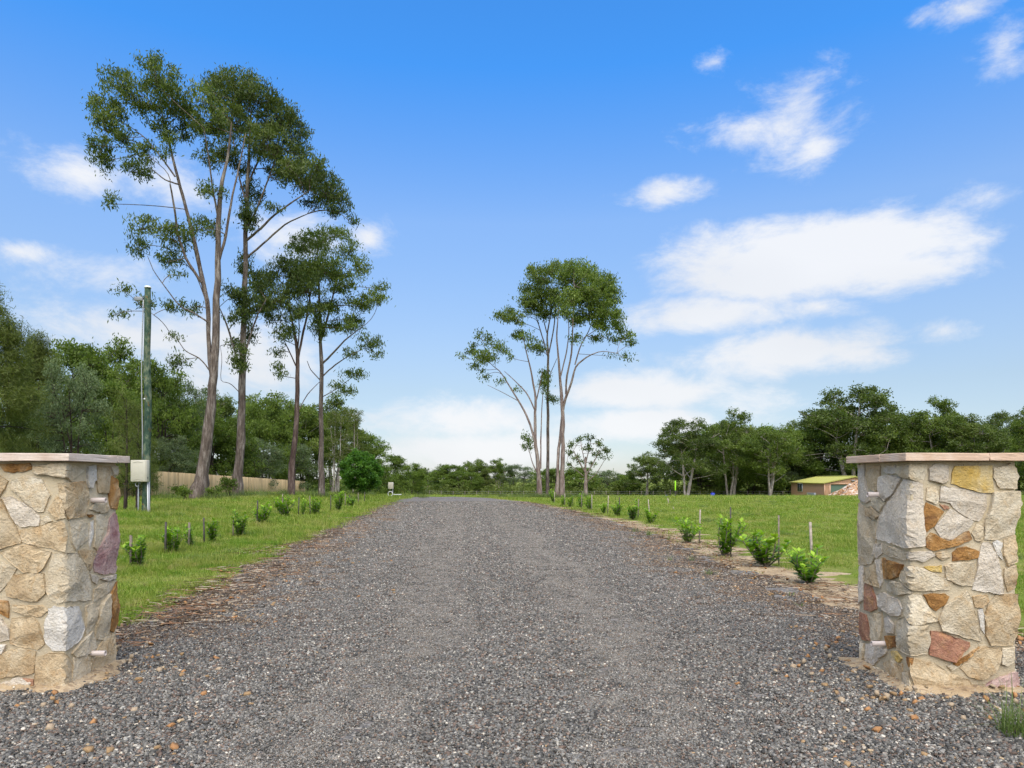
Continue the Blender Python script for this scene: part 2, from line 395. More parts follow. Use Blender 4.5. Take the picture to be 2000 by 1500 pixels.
def P(px, py, d): return np.array([(px - CX) * d / F, d, EYE - (py - HY) * d / F])
def hit(px, py):
    """where the line of sight of a photo pixel meets the terrain"""
    a, b = (px - CX) / F, (HY - py) / F
    ys = np.concatenate([np.arange(3, 60, .02), np.arange(60, 300, .2)])
    z = EYE + b * ys; s = z - hgt(a * ys, ys)
    i = np.argmax(s < 0) if (s < 0).any() else len(ys) - 1
    y = ys[i]; return np.array([a * y, y, float(hgt(a * y, y))])
def on(px, d): x = (px - CX) * d / F; return np.array([x, d, float(hgt(x, d))])

# ground: one sheet to the horizon
k = NT('ground_grass'); p = k.pos()
n1 = k.noise(p, .35, 6, .6); n2 = k.noise(p, 5, 5, .7); n3 = k.noise(p, 1.3, 4, .6); n4 = k.noise(p, 40, 3, .7)
c = k.ramp(n2, [(.3, (.09, .135, .018)), (.5, (.16, .225, .03)), (.72, (.25, .29, .065))])
c = k.mix(k.mapr(n1, .42, .66, 0, .8), c, (.31, .29, .09))
c = k.mix(k.mapr(n3, .6, .74, 0, .7), c, (.33, .25, .14))
c = k.mix(k.mapr(n4, .45, .7, 0, .4), c, (.09, .11, .03))
M['ground'] = k.surf(c, .95, k.math('ADD', n2, n4), .05, .8, spec=.05)
def sheet(name, xs, ys, zoff=0.0, mat=None, hfun=hgt):
    X, Y = np.meshgrid(xs, ys); Z = hfun(X, Y) + zoff
    v = np.stack([X, Y, Z], -1).reshape(-1, 3); nx = len(xs)
    i = np.arange(len(ys) - 1)[:, None] * nx + np.arange(nx - 1)[None, :]
    f = np.stack([i, i + 1, i + nx + 1, i + nx], -1).reshape(-1, 4)
    return np_mesh(name, v, f, [mat], True)
g = np.concatenate([-np.geomspace(3500, 45, 22), np.arange(-42, 42.1, .6), np.geomspace(45, 3500, 22)])
gy = np.concatenate([[-2500, -600, -150, -40, -12], np.arange(-6, 75, .6), np.geomspace(76, 300, 40), np.geomspace(330, 4000, 14)])
ground = obj('ground', sheet('ground', g, gy, 0, M['ground'])); tag(ground, 'grassy paddock ground running out to the trees', 'ground', kind='structure')

# gravel drive and sandy verge: strips lying a little above the ground sheet
def strip(name, ys, lo, hi, n, zoff, mat, crown=0.0):
    V = []
    for y in ys:
        t = np.linspace(0, 1, n); x = lo(y) + (hi(y) - lo(y)) * t
        V.append(np.stack([x, np.full(n, y), (drive_z(x, y) if crown else hgt(x, y) + zoff) - (.06 if crown else .03) * ((t < 1e-6) | (t > 1 - 1e-6))], -1))
    v = np.concatenate(V); i = np.arange(len(ys) - 1)[:, None] * n + np.arange(n - 1)[None, :]
    f = np.stack([i, i + 1, i + n + 1, i + n], -1).reshape(-1, 4)
    return np_mesh(name, v, f, [mat], True)
def drive_z(x, y): return hgt(x, y) + .030 + .016 * np.sin(np.asarray(x) * 2.1 + .4) * smoothstep(7, 12, y)
def rag(y, s, a=1.0): return a * (.16 * math.sin(y * 3.1 + s) + .11 * math.sin(y * 7.7 + 2 * s) + .07 * math.sin(y * 17.3 + 3 * s) + .05 * math.sin(y * 41 + s))

k = NT('gravel_bed'); p = k.pos()
v1 = k.n('TexVoronoi', Vector=p, Scale=34.0); v2 = k.n('TexVoronoi', Vector=p, Scale=62.0)
n1 = k.noise(p, .9, 5, .6); n2 = k.noise(p, 12, 4, .65); nbig = k.noise(k.scale(p, (1, .28, 1)), 1.1, 3, .5)
sepc = k.n('SeparateColor', Color=v1.outputs['Color']); sep2 = k.n('SeparateColor', Color=v2.outputs['Color'])
pc = k.ramp(sepc.outputs[0], [(0, (.055, .052, .048)), (.35, (.13, .121, .108)), (.6, (.205, .19, .168)), (.78, (.20, .135, .10)), (.9, (.29, .27, .235)), (1, (.50, .44, .35))])
pc2 = k.ramp(sep2.outputs[1], [(0, (.07, .065, .058)), (.5, (.17, .155, .135)), (1, (.33, .30, .255))])
c = k.mix(.4, pc, pc2)
c = k.mix(k.mapr(v1.outputs['Distance'], .45, .8, 0, .4), c, (.06, .054, .047))
c = k.mix(k.mapr(n1, .52, .75, 0, .3), c, (.21, .165, .115))
c = k.mix(k.mapr(nbig, .4, .62, .08, .38), c, (.31, .285, .245))
M['gravel'] = k.surf(c, .9, k.math('SUBTRACT', k.math('MULTIPLY', sepc.outputs[1], .6), v1.outputs['Distance']), .025, .9, spec=.2)
k = NT('sandy_soil'); p = k.pos(); n1 = k.noise(p, 2.0, 5, .6); n2 = k.noise(p, 30, 5, .7); v1 = k.n('TexVoronoi', Vector=k.scale(p, (1, 1.6, 1)), Scale=26.0)
sp_ = k.n('SeparateColor', Color=v1.outputs['Color'])
c = k.ramp(n1, [(.3, (.33, .235, .135)), (.5, (.44, .33, .20)), (.72, (.53, .42, .28))])
c = k.mix(k.mapr(sp_.outputs[0], .6, .85, 0, .55), c, k.ramp(sp_.outputs[1], [(0, (.10, .07, .05)), (.5, (.20, .13, .085)), (1, (.45, .38, .29))]))
c = k.mix(k.mapr(n2, .45, .7, 0, .3), c, (.19, .135, .085))
M['soil'] = k.surf(c, .95, k.math('ADD', n2, sp_.outputs[2]), .02, .8, spec=.05)
ys = np.concatenate([np.arange(-18, 3, 1.5), np.arange(3, 30, .12), np.arange(30, 82, .4)])
soil_l = obj('verge_soil', strip('verge_soil', ys, lambda y: e_left(y) - .42 + rag(y, .3, 1.6), lambda y: e_left(y) + 1.2, 6, .006, M['soil']))
tag(soil_l, 'strip of sandy soil and bark litter along the left edge of the drive', 'soil', kind='structure')
soil_r = obj('verge_soil', strip('verge_soil', ys, lambda y: e_right(y) - 1.2, lambda y: e_right(y) + .3 + 1.5 * float(smoothstep(6, 9, y) * (1 - .75 * smoothstep(22, 34, y))) + rag(y, 1.3, 2.2), 6, .006, M['soil']))
tag(soil_r, 'strip of sandy soil and bark litter along the right edge of the drive', 'soil', kind='structure')
drive = obj('gravel_drive', strip('gravel_drive', ys, lambda y: e_left(y) + rag(y, 0.0), lambda y: e_right(y) + rag(y, 2.0, 1.5), 48, .03, M['gravel'], 1.0))
tag(drive, 'wide grey crushed stone driveway running between the pillars', 'driveway', kind='structure')

# ------------------------------------------------------------------ stone gate pillars
class Perimeter:
    """unrolled outside of a rectangular pillar: u runs round it, z up, p outwards"""
    def __init__(s, corners, us):
        s.c = [np.array(c, float) for c in corners]; s.us = us
    def at(s, u, z, p):
        us = s.us; i = 0
        while i < len(us) - 2 and u > us[i + 1]: i += 1
        a, b = s.c[i], s.c[i + 1]; t = (b - a) / np.linalg.norm(b - a); n = np.array([t[1], -t[0]])
        q = a + t * (u - us[i]); off = n.copy(); r = .035
        if i > 0 and u - us[i] < r:
            t0 = (s.c[i] - s.c[i - 1]); t0 /= np.linalg.norm(t0); off = off + np.array([t0[1], -t0[0]]) * (1 - (u - us[i]) / r)
        if i < len(us) - 2 and us[i + 1] - u < r:
            t1 = (s.c[i + 2] - s.c[i + 1]); t1 /= np.linalg.norm(t1); off = off + np.array([t1[1], -t1[0]]) * (1 - (us[i + 1] - u) / r)
        q = q + off * p
        return (q[0], q[1], z)

def rubble_stone(peri, poly, code, parent, seed):
    """one quarried stone: ragged outline, steep edge, chipped face made of a few cleavage planes"""
    rg = np.random.default_rng(seed)
    poly = np.array(poly, float)
    A = poly; B = np.roll(poly, -1, 0)
    area = .5 * np.sum(A[:, 0] * B[:, 1] - B[:, 0] * A[:, 1])
    if area < 0: poly = poly[::-1]; A = poly; B = np.roll(poly, -1, 0); area = -area
    pts = []
    for a, b in zip(A, B):
        L = np.linalg.norm(b - a); n = max(2, int(L / .028))
        for i in range(n):
            t = i / n; q = a + (b - a) * t
            nrm = np.array([(b - a)[1], -(b - a)[0]]) / (L + 1e-9)
            q = q + nrm * rg.normal(0, .0028) * (1 if i else .4)
            pts.append(q)
    pts = np.array(pts); n = len(pts); cen = pts.mean(0); size = math.sqrt(area)
    h = min(.030, .012 + .075 * size) * rg.uniform(.75, 1.25)
    poly_scale = 1.03; pts = cen + (pts - cen) * poly_scale
    planes = [(rg.normal(0, .13), rg.normal(0, .13), rg.uniform(.001, .012)) for _ in range(6)]
    planes += [(rg.normal(0, .05), rg.normal(0, .05), .0) for _ in range(2)]
    inset = min(.004, size * .04)
    rings = [(1.0, None, -.012), (1.0, .0, .85), (1.0, inset, 1.0), (.78, inset, 1.0), (.56, inset, 1.0), (.33, inset, 1.0), (.14, inset, 1.0)]
    V = []
    for sc, ins, hk in rings:
        for q in pts:
            d = q - cen; L = np.linalg.norm(d) + 1e-9
            w = cen + d * sc * max(.2, 1 - (ins or 0) / L)
            if sc < 1: w = w + rg.normal(0, .004, 2) * sc
            if ins is None: pz = -.012
            else:
                pl = min(a * (w[0] - cen[0]) + b * (w[1] - cen[1]) + c for a, b, c in planes)
                pz = hk * h + (pl + .0028 * sc * rg.normal()) * (1 if sc < 1 or hk == 1 else .5)
                pz = max(pz, .010)
            V.append(peri.at(w[0], w[1], pz))
    k_ = len(rings)
    pl = min(c for a, b, c in planes); V.append(peri.at(cen[0], cen[1], h + pl))
    i = np.arange(k_ - 1)[:, None] * n; j = np.arange(n)[None, :]; j2 = (j + 1) % n
    Q = np.stack([i + j, i + j2, i + n + j2, i + n + j], -1).reshape(-1, 4)
    jj = np.arange(n); T = np.stack([(k_ - 1) * n + jj, (k_ - 1) * n + (jj + 1) % n, np.full(n, len(V) - 1)], -1)
    me = np_mesh('stone', V, [Q, T], [ST[code]], True)
    import bmesh
    bm = bmesh.new(); bm.from_mesh(me)
    for e in bm.edges:
        if len(e.link_faces) == 2 and e.calc_face_angle(0) > .16: e.smooth = False
    bm.to_mesh(me); bm.free()
    sh = me.attributes.new('sharp_face', 'BOOLEAN', 'FACE') if 'sharp_face' not in me.attributes else me.attributes['sharp_face']
    fl = np.zeros(len(me.polygons), bool); fl[:n] = True
    sh.data.foreach_set('value', fl)
    return obj('stone', me, parent)

RIGHT_STONES = [
('g',[(90,160),(175,155),(180,310),(215,500),(235,560),(190,585),(80,540),(85,350)]),('b',[(215,190),(350,165),(350,400),(300,455),(230,420),(185,300)]),
('g',[(395,190),(520,165),(540,250),(440,265),(385,230)]),('c',[(555,180),(640,160),(860,155),(850,250),(810,370),(690,320),(600,300),(545,250)]),
('g',[(360,300),(460,275),(590,315),(510,480),(420,565),(370,520),(345,440)]),('g',[(620,325),(805,380),(812,600),(825,1060),(650,1090),(305,985),(340,780),(410,630),(520,500)]),
('g',[(885,200),(960,150),(1095,170),(1090,340),(1030,370),(885,330)]),('y',[(1180,175),(1590,175),(1590,300),(1615,470),(1420,460),(1140,370),(1150,260)]),
('c',[(1610,200),(1800,150),(1850,200),(1845,430),(1680,420),(1605,300)]),('c',[(860,420),(960,395),(995,560),(960,605),(850,560)]),
('g',[(1020,400),(1230,430),(1520,490),(1520,660),(1440,790),(1350,770),(1200,680),(1120,590),(1010,570)]),('c',[(1600,475),(1855,460),(1865,600),(1835,930),(1630,1000),(1510,990),(1520,760),(1575,640)]),
('o',[(850,585),(950,630),(1050,690),(940,850),(835,940),(820,700)]),('r',[(1005,605),(1100,625),(1110,655),(1060,668)]),
('g',[(1125,655),(1380,800),(1310,890),(1150,1000),(1020,985),(950,860)]),('o',[(905,925),(980,1000),(1120,1020),(1325,905),(1360,1000),(1200,1070),(930,1125),(860,1090),(855,1000)]),
('c',[(1420,820),(1500,850),(1475,1020),(1400,1010),(1360,930)]),('c',[(85,600),(180,650),(190,740),(280,800),(300,1000),(290,1200),(250,1270),(110,1280),(95,900)]),
('c',[(250,530),(340,530),(415,580),(350,690),(260,610)]),('b',[(205,645),(250,630),(355,720),(300,775),(220,735)]),
('g',[(290,1060),(370,1045),(378,1150),(310,1215),(265,1170)]),('c',[(385,1060),(520,1090),(655,1150),(640,1235),(500,1200),(383,1140)]),
('g',[(665,1140),(900,1130),(950,1180),(800,1250),(660,1220)]),('b',[(965,1150),(1090,1130),(1125,1200),(1030,1235),(965,1190)]),
('o',[(1150,1150),(1210,1100),(1300,1080),(1450,1140),(1430,1210),(1150,1240)]),('g',[(1490,1040),(1570,1040),(1650,1200),(1700,1440),(1715,1600),(1600,1600),(1375,1560),(1420,1380),(1450,1180)]),
('w',[(1600,1040),(1650,1010),(1710,1040),(1690,1120),(1715,1230),(1645,1160)]),('b',[(1725,1000),(1850,955),(1850,1250),(1765,1300),(1725,1180)]),
('b',[(1730,1330),(1840,1290),(1845,1540),(1770,1590),(1725,1450)]),('b',[(175,1320),(290,1280),(330,1400),(345,1540),(260,1520),(170,1480)]),
('g',[(105,1310),(165,1295),(160,1680),(120,1720),(105,1500)]),('g',[(312,1235),(360,1225),(375,1480),(350,1545)]),
('o',[(375,1210),(610,1290),(570,1420),(480,1450),(395,1440)]),('c',[(590,1360),(700,1290),(900,1370),(1150,1480),(1110,1570),(700,1570),(582,1450)]),
('y',[(830,1310),(1025,1290),(1025,1370),(900,1360)]),('c',[(1060,1300),(1120,1265),(1385,1260),(1390,1380),(1370,1520),(1250,1520),(1085,1450)]),
('c',[(430,1500),(500,1465),(600,1500),(715,1595),(560,1630),(430,1570)]),('r',[(175,1502),(240,1497),(300,1662),(310,1782),(240,1812),(170,1792)]),
('r',[(120,1822),(190,1852),(235,2002),(258,2142),(160,2132),(115,2062)]),('c',[(212,1872),(368,1815),(378,1962),(350,2132),(272,2140),(245,1992)]),
('g',[(320,1632),(400,1602),(560,1692),(598,1782),(578,1852),(480,1852),(340,1752)]),('c',[(600,1682),(700,1622),(795,1622),(878,1772),(975,1912),(720,1967),(622,1832)]),
('o',[(820,1622),(1060,1607),(1110,1642),(1060,1732),(960,1802),(890,1752)]),('c',[(1310,1592),(1360,1702),(1400,1862),(1465,2140),(1300,2102),(1035,2022),(992,1912),(1055,1752)]),
('b',[(1375,1642),(1545,1622),(1555,1712),(1480,1772),(1405,1762)]),('b',[(1565,1702),(1640,1632),(1860,1622),(1875,1692),(1845,2042),(1820,2182),(1575,2182),(1525,2082),(1515,1842)]),
('w',[(1432,1802),(1488,1782),(1505,1922),(1505,2062),(1460,2002)]),('g',[(400,1892),(440,1862),(508,1962),(508,2062),(430,2062)]),
('o',[(402,2092),(520,2087),(530,2212),(440,2232)]),('c',[(545,1912),(640,1882),(700,1972),(860,1962),(888,2142),(850,2282),(690,2302),(552,2232)]),
('r',[(910,2032),(1010,2042),(1340,2162),(1340,2202),(1170,2382),(1010,2332),(892,2292)]),('o',[(1160,2397),(1450,2207),(1440,2242),(1220,2422)]),
('b',[(1310,2327),(1480,2212),(1680,2222),(1685,2322),(1640,2472),(1470,2572),(1330,2542),(1240,2442)]),('c',[(1700,2222),(1830,2212),(1830,2372),(1760,2422),(1695,2402)]),
('p',[(1475,2662),(1590,2592),(1850,2492),(1860,2642),(1850,2830),(1520,2812)]),('b',[(725,2332),(900,2372),(1060,2472),(1330,2582),(1430,2802),(1100,2810),(740,2740),(695,2442)]),
('c',[(1085,2422),(1150,2400),(1205,2442),(1140,2482)]),('y',[(472,2262),(540,2262),(598,2342),(570,2388),(500,2342)]),('o',[(650,2322),(718,2335),(705,2412),(670,2442)]),
('g',[(190,2182),(280,2182),(430,2242),(420,2292),(340,2342),(280,2412),(185,2372)]),('b',[(390,2392),(500,2345),(600,2412),(600,2492),(590,2640),(530,2600),(400,2470)]),
('c',[(132,2152),(168,2172),(162,2342),(132,2382)]),('c',[(180,2400),(280,2430),(380,2480),(440,2560),(300,2500),(190,2440)]),('c',[(610,2500),(670,2480),(720,2740),(640,2690),(605,2620)]),
]
LEFT_STONES = [
('o',[(0,210),(240,205),(340,200),(370,250),(350,270),(160,310),(60,290)]),('c',[(400,240),(600,205),(790,210),(930,280),(800,400),(720,360),(400,310)]),
('b',[(0,340),(100,400),(60,490),(0,580),(-80,560),(-60,360)]),('c',[(150,400),(300,340),(480,380),(570,560),(500,740),(440,740),(240,580),(140,490)]),
('g',[(40,590),(130,575),(380,710),(450,790),(440,900),(240,915),(190,880)]),('b',[(-150,700),(20,610),(110,800),(195,930),(250,1060),(240,1095),(0,1165),(-150,1100)]),
('c',[(470,830),(540,790),(600,850),(480,900)]),('b',[(555,730),(640,570),(690,600),(735,820),(640,840)]),
('b',[(665,430),(930,410),(970,560),(980,640),(960,790),(760,825),(705,680)]),('w',[(975,240),(1060,220),(1065,390),(1010,480),(980,470),(970,330)]),
('b',[(1072,222),(1235,240),(1208,530),(1100,530),(1074,400)]),('c',[(1245,240),(1340,225),(1320,330),(1270,330)]),
('o',[(1215,370),(1250,345),(1300,380),(1310,720),(1240,700),(1208,535)]),('c',[(1000,720),(1060,645),(1195,655),(1215,740),(1120,765)]),
('b',[(205,960),(680,860),(720,880),(750,1000),(730,1200),(580,1150),(340,1110),(260,1085)]),('c',[(772,850),(850,832),(978,880),(978,1060),(840,1170),(802,1090)]),
('o',[(970,780),(1020,775),(1040,800),(1000,812)]),('w',[(1010,870),(1043,852),(1035,1000),(1000,1150),(990,1100)]),
('c',[(1065,790),(1150,770),(1208,830),(1185,1000),(1085,1185),(1045,1140)]),('p',[(1280,760),(1300,800),(1308,1000),(1318,1200),(1315,1420),(1180,1445),(1060,1420),(1040,1310),(1100,1160),(1200,985),(1225,830)]),
('b',[(880,1190),(960,1170),(1075,1205),(1030,1300),(1005,1405),(960,1380),(890,1280)]),('b',[(10,1205),(270,1120),(330,1122),(580,1200),(500,1380),(430,1430),(280,1420),(180,1350)]),
('c',[(-100,1250),(0,1290),(190,1390),(130,1500),(0,1650),(-100,1600)]),('c',[(600,1230),(700,1215),(850,1218),(960,1372),(1012,1600),(1005,1740),(740,1750),(660,1775),(580,1720),(532,1600),(560,1420)]),
('b',[(160,1462),(300,1440),(500,1447),(518,1662),(430,1755),(260,1730),(90,1690),(68,1622)]),('g',[(1005,1450),(1100,1482),(1075,1570),(1035,1540)]),
('g',[(1120,1500),(1315,1450),(1318,1500),(1200,1530)]),('c',[(1052,1622),(1180,1537),(1300,1525),(1218,1642),(1130,1710),(1045,1760)]),
('o',[(1240,1682),(1306,1532),(1318,1642),(1308,2002),(1270,2100),(1228,2080)]),('o',[(-60,1742),(95,1752),(115,1842),(105,1942),(0,1882)]),
('b',[(150,1795),(480,1797),(540,1862),(470,1922),(300,1912),(150,1860)]),('g',[(-100,1922),(0,1922),(100,2062),(118,2180),(0,2212),(-100,2192)]),
('b',[(142,1948),(380,1932),(440,2002),(505,2230),(430,2297),(132,2232)]),('w',[(560,1842),(620,1812),(860,1817),(938,2062),(880,2192),(735,2302),(600,2302),(522,2202),(522,2002)]),
('c',[(957,1822),(1030,1775),(1098,1802),(1050,2002),(962,2140),(952,2042)]),('c',[(1130,1795),(1213,1680),(1220,2082),(1178,2182),(1062,2182),(1078,2002)]),
('c',[(800,2342),(900,2205),(1038,2095),(1078,2272),(1000,2340),(840,2387)]),('w',[(-100,2242),(80,2242),(40,2342),(-100,2382)]),
('b',[(-100,2402),(120,2302),(250,2275),(405,2332),(388,2552),(300,2580),(0,2610),(-100,2622)]),('b',[(412,2392),(560,2345),(720,2345),(760,2402),(800,2482),(780,2702),(700,2782),(405,2850)]),
('g',[(0,2682),(200,2612),(360,2662),(368,2760),(260,2850),(60,2860),(0,2820)]),('r',[(265,2622),(388,2632),(393,2750),(375,2750),(370,2672)]),
('c',[(822,2385),(960,2365),(1008,2452),(990,2622),(800,2692),(812,2492)]),('b',[(1122,2242),(1180,2145),(1278,2125),(1288,2292),(1278,2502),(1220,2552),(1090,2592),(1022,2542),(1034,2402)]),
('b',[(1000,2640),(1080,2605),(1060,2640),(1010,2670)]),
]
S_ = .17333
def random_stones(u0, u1, z0, z1, rg):
    out = []; z = z0
    while z < z1 - .07:
        hrow = rg.uniform(.13, .24); hrow = hrow if z + hrow < z1 - .08 else z1 - z
        u = u0
        while u < u1 - .05:
            w = rg.uniform(.12, .30); w = w if u + w < u1 - .08 else u1 - u
            g_ = .010; a = lambda s: rg.uniform(0, s)
            out.append((rg.choice(list('cccbbbggwyorp')), [(u + g_ + a(.03), z + g_ + a(.03)), (u + w * .5, z + g_ + a(.012)), (u + w - g_ - a(.03), z + g_ + a(.03)), (u + w - g_ - a(.01), z + hrow * .5), (u + w - g_ - a(.03), z + hrow - g_ - a(.03)), (u + w * .5, z + hrow - g_ - a(.012)), (u + g_ + a(.03), z + hrow - g_ - a(.03)), (u + g_ + a(.01), z + hrow * .5)]))
            u += w
        z += hrow
    return out

def pillar(name, label, df, Xc, W, D, side, stones, label_map):
    """side -1: drive-side face is its left one (right-hand pillar); +1: its right one"""
    cx = Xc + W / 2 if side < 0 else Xc - W / 2
    base = np.array([cx, df + D / 2])
    root = empty(name, (base[0], base[1], 0)); tag(root, label, 'pillar', 'stone gate pillars')
    x0, x1, y0, y1 = -W / 2, W / 2, -D / 2, D / 2
    if side < 0: corners, us = [(x0, y1), (x0, y0), (x1, y0), (x1, y1), (x0, y1)], [-D, 0, W, W + D, 2 * W + D]
    else: corners, us = [(x0, y1), (x0, y0), (x1, y0), (x1, y1), (x0, y1)], [-W - D, -W, 0, D, D + W]
    peri = Perimeter(corners, us); top = 1.745
    core = MB(); core.bevbox(x0 - .001, x1 + .001, y0 - .001, y1 + .001, -.25, top, .012); core.build('mortar_core', M['mortar'], root)
    ox, oy = (1660, 880) if side < 0 else (0, 870)
    cpx = CX + F * Xc / df
    rg = np.random.default_rng(5 if side < 0 else 6)
    for i, (code, poly) in enumerate(stones):
        q = []
        for a, b in poly:
            px, py = ox + a * S_, oy + b * S_
            if (px < cpx) == (side < 0): d = Xc * F / (px - CX); u = side * (d - df)
            else: d = df; u = (px - CX) * df / F - Xc
            z = EYE - (py - HY) * d / F
            q.append((min(max(u, us[0] + .01), us[-1] - .01), max(z, -.05)))
        o = rubble_stone(peri, q, code, root, 100 * i + (1 if side < 0 else 2))
        if i in label_map: o['label'] = label_map[i]
    hidden = [(W, W + D), (W + D, 2 * W + D)] if side < 0 else [(-W - D, -W), (-W, -.50), (D, D + W)]
    for n, (a, b) in enumerate(hidden):
        for j, (code, q) in enumerate(random_stones(a + .01, b - .01, .02, top - .06, rg)):
            rubble_stone(peri, q, code, root, 9000 + 500 * n + j)
    return root, peri

pr, _ = pillar('stone_pillar', 'right stone gate pillar with tan cap, its yellow and red stones facing the camera', 5.36, 2.98, .784, .79, -1, RIGHT_STONES,
               {7: 'bright yellow ochre stone under the cap', 48: 'large red brown stone', 12: 'rusty orange and grey stone'})
pl_, _ = pillar('stone_pillar', 'left stone gate pillar with pale pink cap, cut off by the edge of the picture', 5.40, -3.369, .78, .70, 1, LEFT_STONES,
               {19: 'purple and pink stone on the drive side', 12: 'rusty orange stone at the back corner', 0: 'rusty orange stone under the cap'})

def cap(root, pieces, mats, z0=1.745, z1=1.803):
    import bmesh
    ox, oy = root.location.x, root.location.y
    rg = random.Random(3)
    for n, (a, b, c_, d_) in enumerate(pieces):
        bm = bmesh.new(); bmesh.ops.create_cube(bm, size=1)
        for v in bm.verts: v.co = ((a + b) / 2 - ox + v.co.x * (b - a - .004), (c_ + d_) / 2 - oy + v.co.y * (d_ - c_ - .004), (z0 + z1) / 2 + v.co.z * (z1 - z0) + rg.uniform(-.002, .002))
        bmesh.ops.subdivide_edges(bm, edges=bm.edges[:], cuts=5, use_grid_fill=True)
        for v in bm.verts: v.co += type(v.co)((rg.uniform(-.0009, .0009), rg.uniform(-.0009, .0009), rg.uniform(-.0009, .0009)))
        # the corners at the joints are chipped
        for v in bm.verts:
            if rg.random() < .03: v.co += type(v.co)((rg.uniform(-.006, .006), rg.uniform(-.006, .006), rg.uniform(-.004, .002)))
        sharp = [e for e in bm.edges if len(e.link_faces) == 2 and e.calc_face_angle(0) > .8]
        bmesh.ops.bevel(bm, geom=sharp, offset=.003, segments=1, affect='EDGES')
        me = bpy.data.meshes.new('cap_slab'); bm.to_mesh(me); bm.free(); me.materials.append(mats[n % len(mats)])
        obj('cap_slab', me, root)
cap(pr, [(2.90, 3.52, 5.28, 5.66), (3.52, 3.845, 5.28, 5.95), (2.90, 3.52, 5.66, 6.23), (3.52, 3.845, 5.95, 6.23)], [M['cap_tan']])
cap(pl_, [(-3.86, -3.289, 5.32, 5.98), (-4.23, -3.86, 5.32, 5.75), (-3.72, -3.289, 5.98, 6.18), (-4.23, -3.86, 5.75, 6.18), (-3.86, -3.72, 5.98, 6.18)], [M['cap']])

def pipe_stub(root, px, py, Xc, sx, L=.115, r=.021):
    """short plastic sleeve sticking out of the drive-side face (walls have thickness, mouth is open)"""
    d = Xc * F / (px - CX); z = EYE - (py - HY) * d / F
    x = Xc - root.location.x; y = d - root.location.y
    n = 16; V = []; th = np.arange(n) / n * 2 * math.pi
    for (xx, rr) in ((x - sx * .02, r), (x + sx * L, r), (x + sx * L, r * .78), (x + sx * .01, r * .78)):
        V += [(xx, y + rr * math.cos(t), z + rr * math.sin(t)) for t in th]
    i = np.arange(3)[:, None] * n; j = np.arange(n)[None, :]
    Q = np.stack([i + j, i + (j + 1) % n, i + n + (j + 1) % n, i + n + j], -1).reshape(-1, 4)
    obj('pipe_sleeve', np_mesh('pipe_sleeve', V, Q, [M['pvc']], True), root)
pipe_stub(pl_, 179, 977, -3.369, 1); pipe_stub(pl_, 178, 1276, -3.369, 1)
pipe_stub(pr, 1722, 966, 2.98, -1); pipe_stub(pr, 1730, 1257, 2.98, -1)

# ------------------------------------------------------------------ ground cover (patches instanced as stuff)
def patch_collection(name, objs):
    c_ = bpy.data.collections.new(name)
    for o in objs: c_.objects.link(o)
    return c_
def scatter(name, pts, rot, scl, idx, coll, label, cat):
    me = bpy.data.meshes.new(name); me.vertices.add(len(pts)); me.vertices.foreach_set('co', np.asarray(pts, np.float32).ravel())
    a = me.attributes.new('rot', 'FLOAT_VECTOR', 'POINT'); a.data.foreach_set('vector', np.asarray(rot, np.float32).ravel())
    a = me.attributes.new('scl', 'FLOAT_VECTOR', 'POINT'); a.data.foreach_set('vector', np.asarray(scl, np.float32).ravel())
    a = me.attributes.new('idx', 'INT', 'POINT'); a.data.foreach_set('value', np.asarray(idx, np.int32))
    o = obj(name, me); tag(o, label, cat, kind='stuff')
    ng = bpy.data.node_groups.new(name, 'GeometryNodeTree')
    ng.interface.new_socket('Geometry', in_out='INPUT', socket_type='NodeSocketGeometry'); ng.interface.new_socket('Geometry', in_out='OUTPUT', socket_type='NodeSocketGeometry')
    n = ng.nodes.new; gi = n('NodeGroupInput'); go = n('NodeGroupOutput'); ip = n('GeometryNodeInstanceOnPoints'); ci = n('GeometryNodeCollectionInfo')
    ci.inputs['Collection'].default_value = coll; ci.inputs['Separate Children'].default_value = True; ci.inputs['Reset Children'].default_value = True
    ip.inputs['Pick Instance'].default_value = True
    for nm, tp, sk in (('rot', 'FLOAT_VECTOR', 'Rotation'), ('scl', 'FLOAT_VECTOR', 'Scale'), ('idx', 'INT', 'Instance Index')):
        at = n('GeometryNodeInputNamedAttribute'); at.data_type = tp; at.inputs['Name'].default_value = nm
        ng.links.new(at.outputs[0], ip.inputs[sk])
    ng.links.new(gi.outputs[0], ip.inputs['Points']); ng.links.new(ci.outputs[0], ip.inputs['Instance']); ng.links.new(ip.outputs[0], go.inputs[0])
    md = o.modifiers.new('scatter', 'NODES'); md.node_group = ng
    return o

# sandy soil heaped against the pillar feet
def soil_apron(label, x0, x1, y0, y1, seed):
    rg = np.random.default_rng(seed); V = []; n = 72; cx_, cy_ = (x0 + x1) / 2, (y0 + y1) / 2
    for ring, (grow, z) in enumerate(((-.10, .085), (.0, .075), (.06, .060), (.12, .047), (.18, .015))):
        for i in range(n):
            a = i / n * 6.283; ca, sa = math.cos(a), math.sin(a); k_ = min(((x1 - x0) / 2) / max(abs(ca), 1e-6), ((y1 - y0) / 2) / max(abs(sa), 1e-6))
            k_ += grow * (1 + .35 * math.sin(3 * a + seed) + .25 * math.sin(7 * a + 2) + .12 * math.sin(17 * a)) + rg.normal(0, .012) * (ring > 1)
            V.append((cx_ + ca * k_, cy_ + sa * k_, z + rg.normal(0, .006)))
    i = np.arange(4)[:, None] * n; j = np.arange(n)[None, :]; Q = np.stack([i + j, i + n + j, i + n + (j + 1) % n, i + (j + 1) % n], -1).reshape(-1, 4)
    tag(obj('soil_apron', np_mesh('soil_apron', V, Q, [M['soil']], True)), label, 'soil', kind='structure')
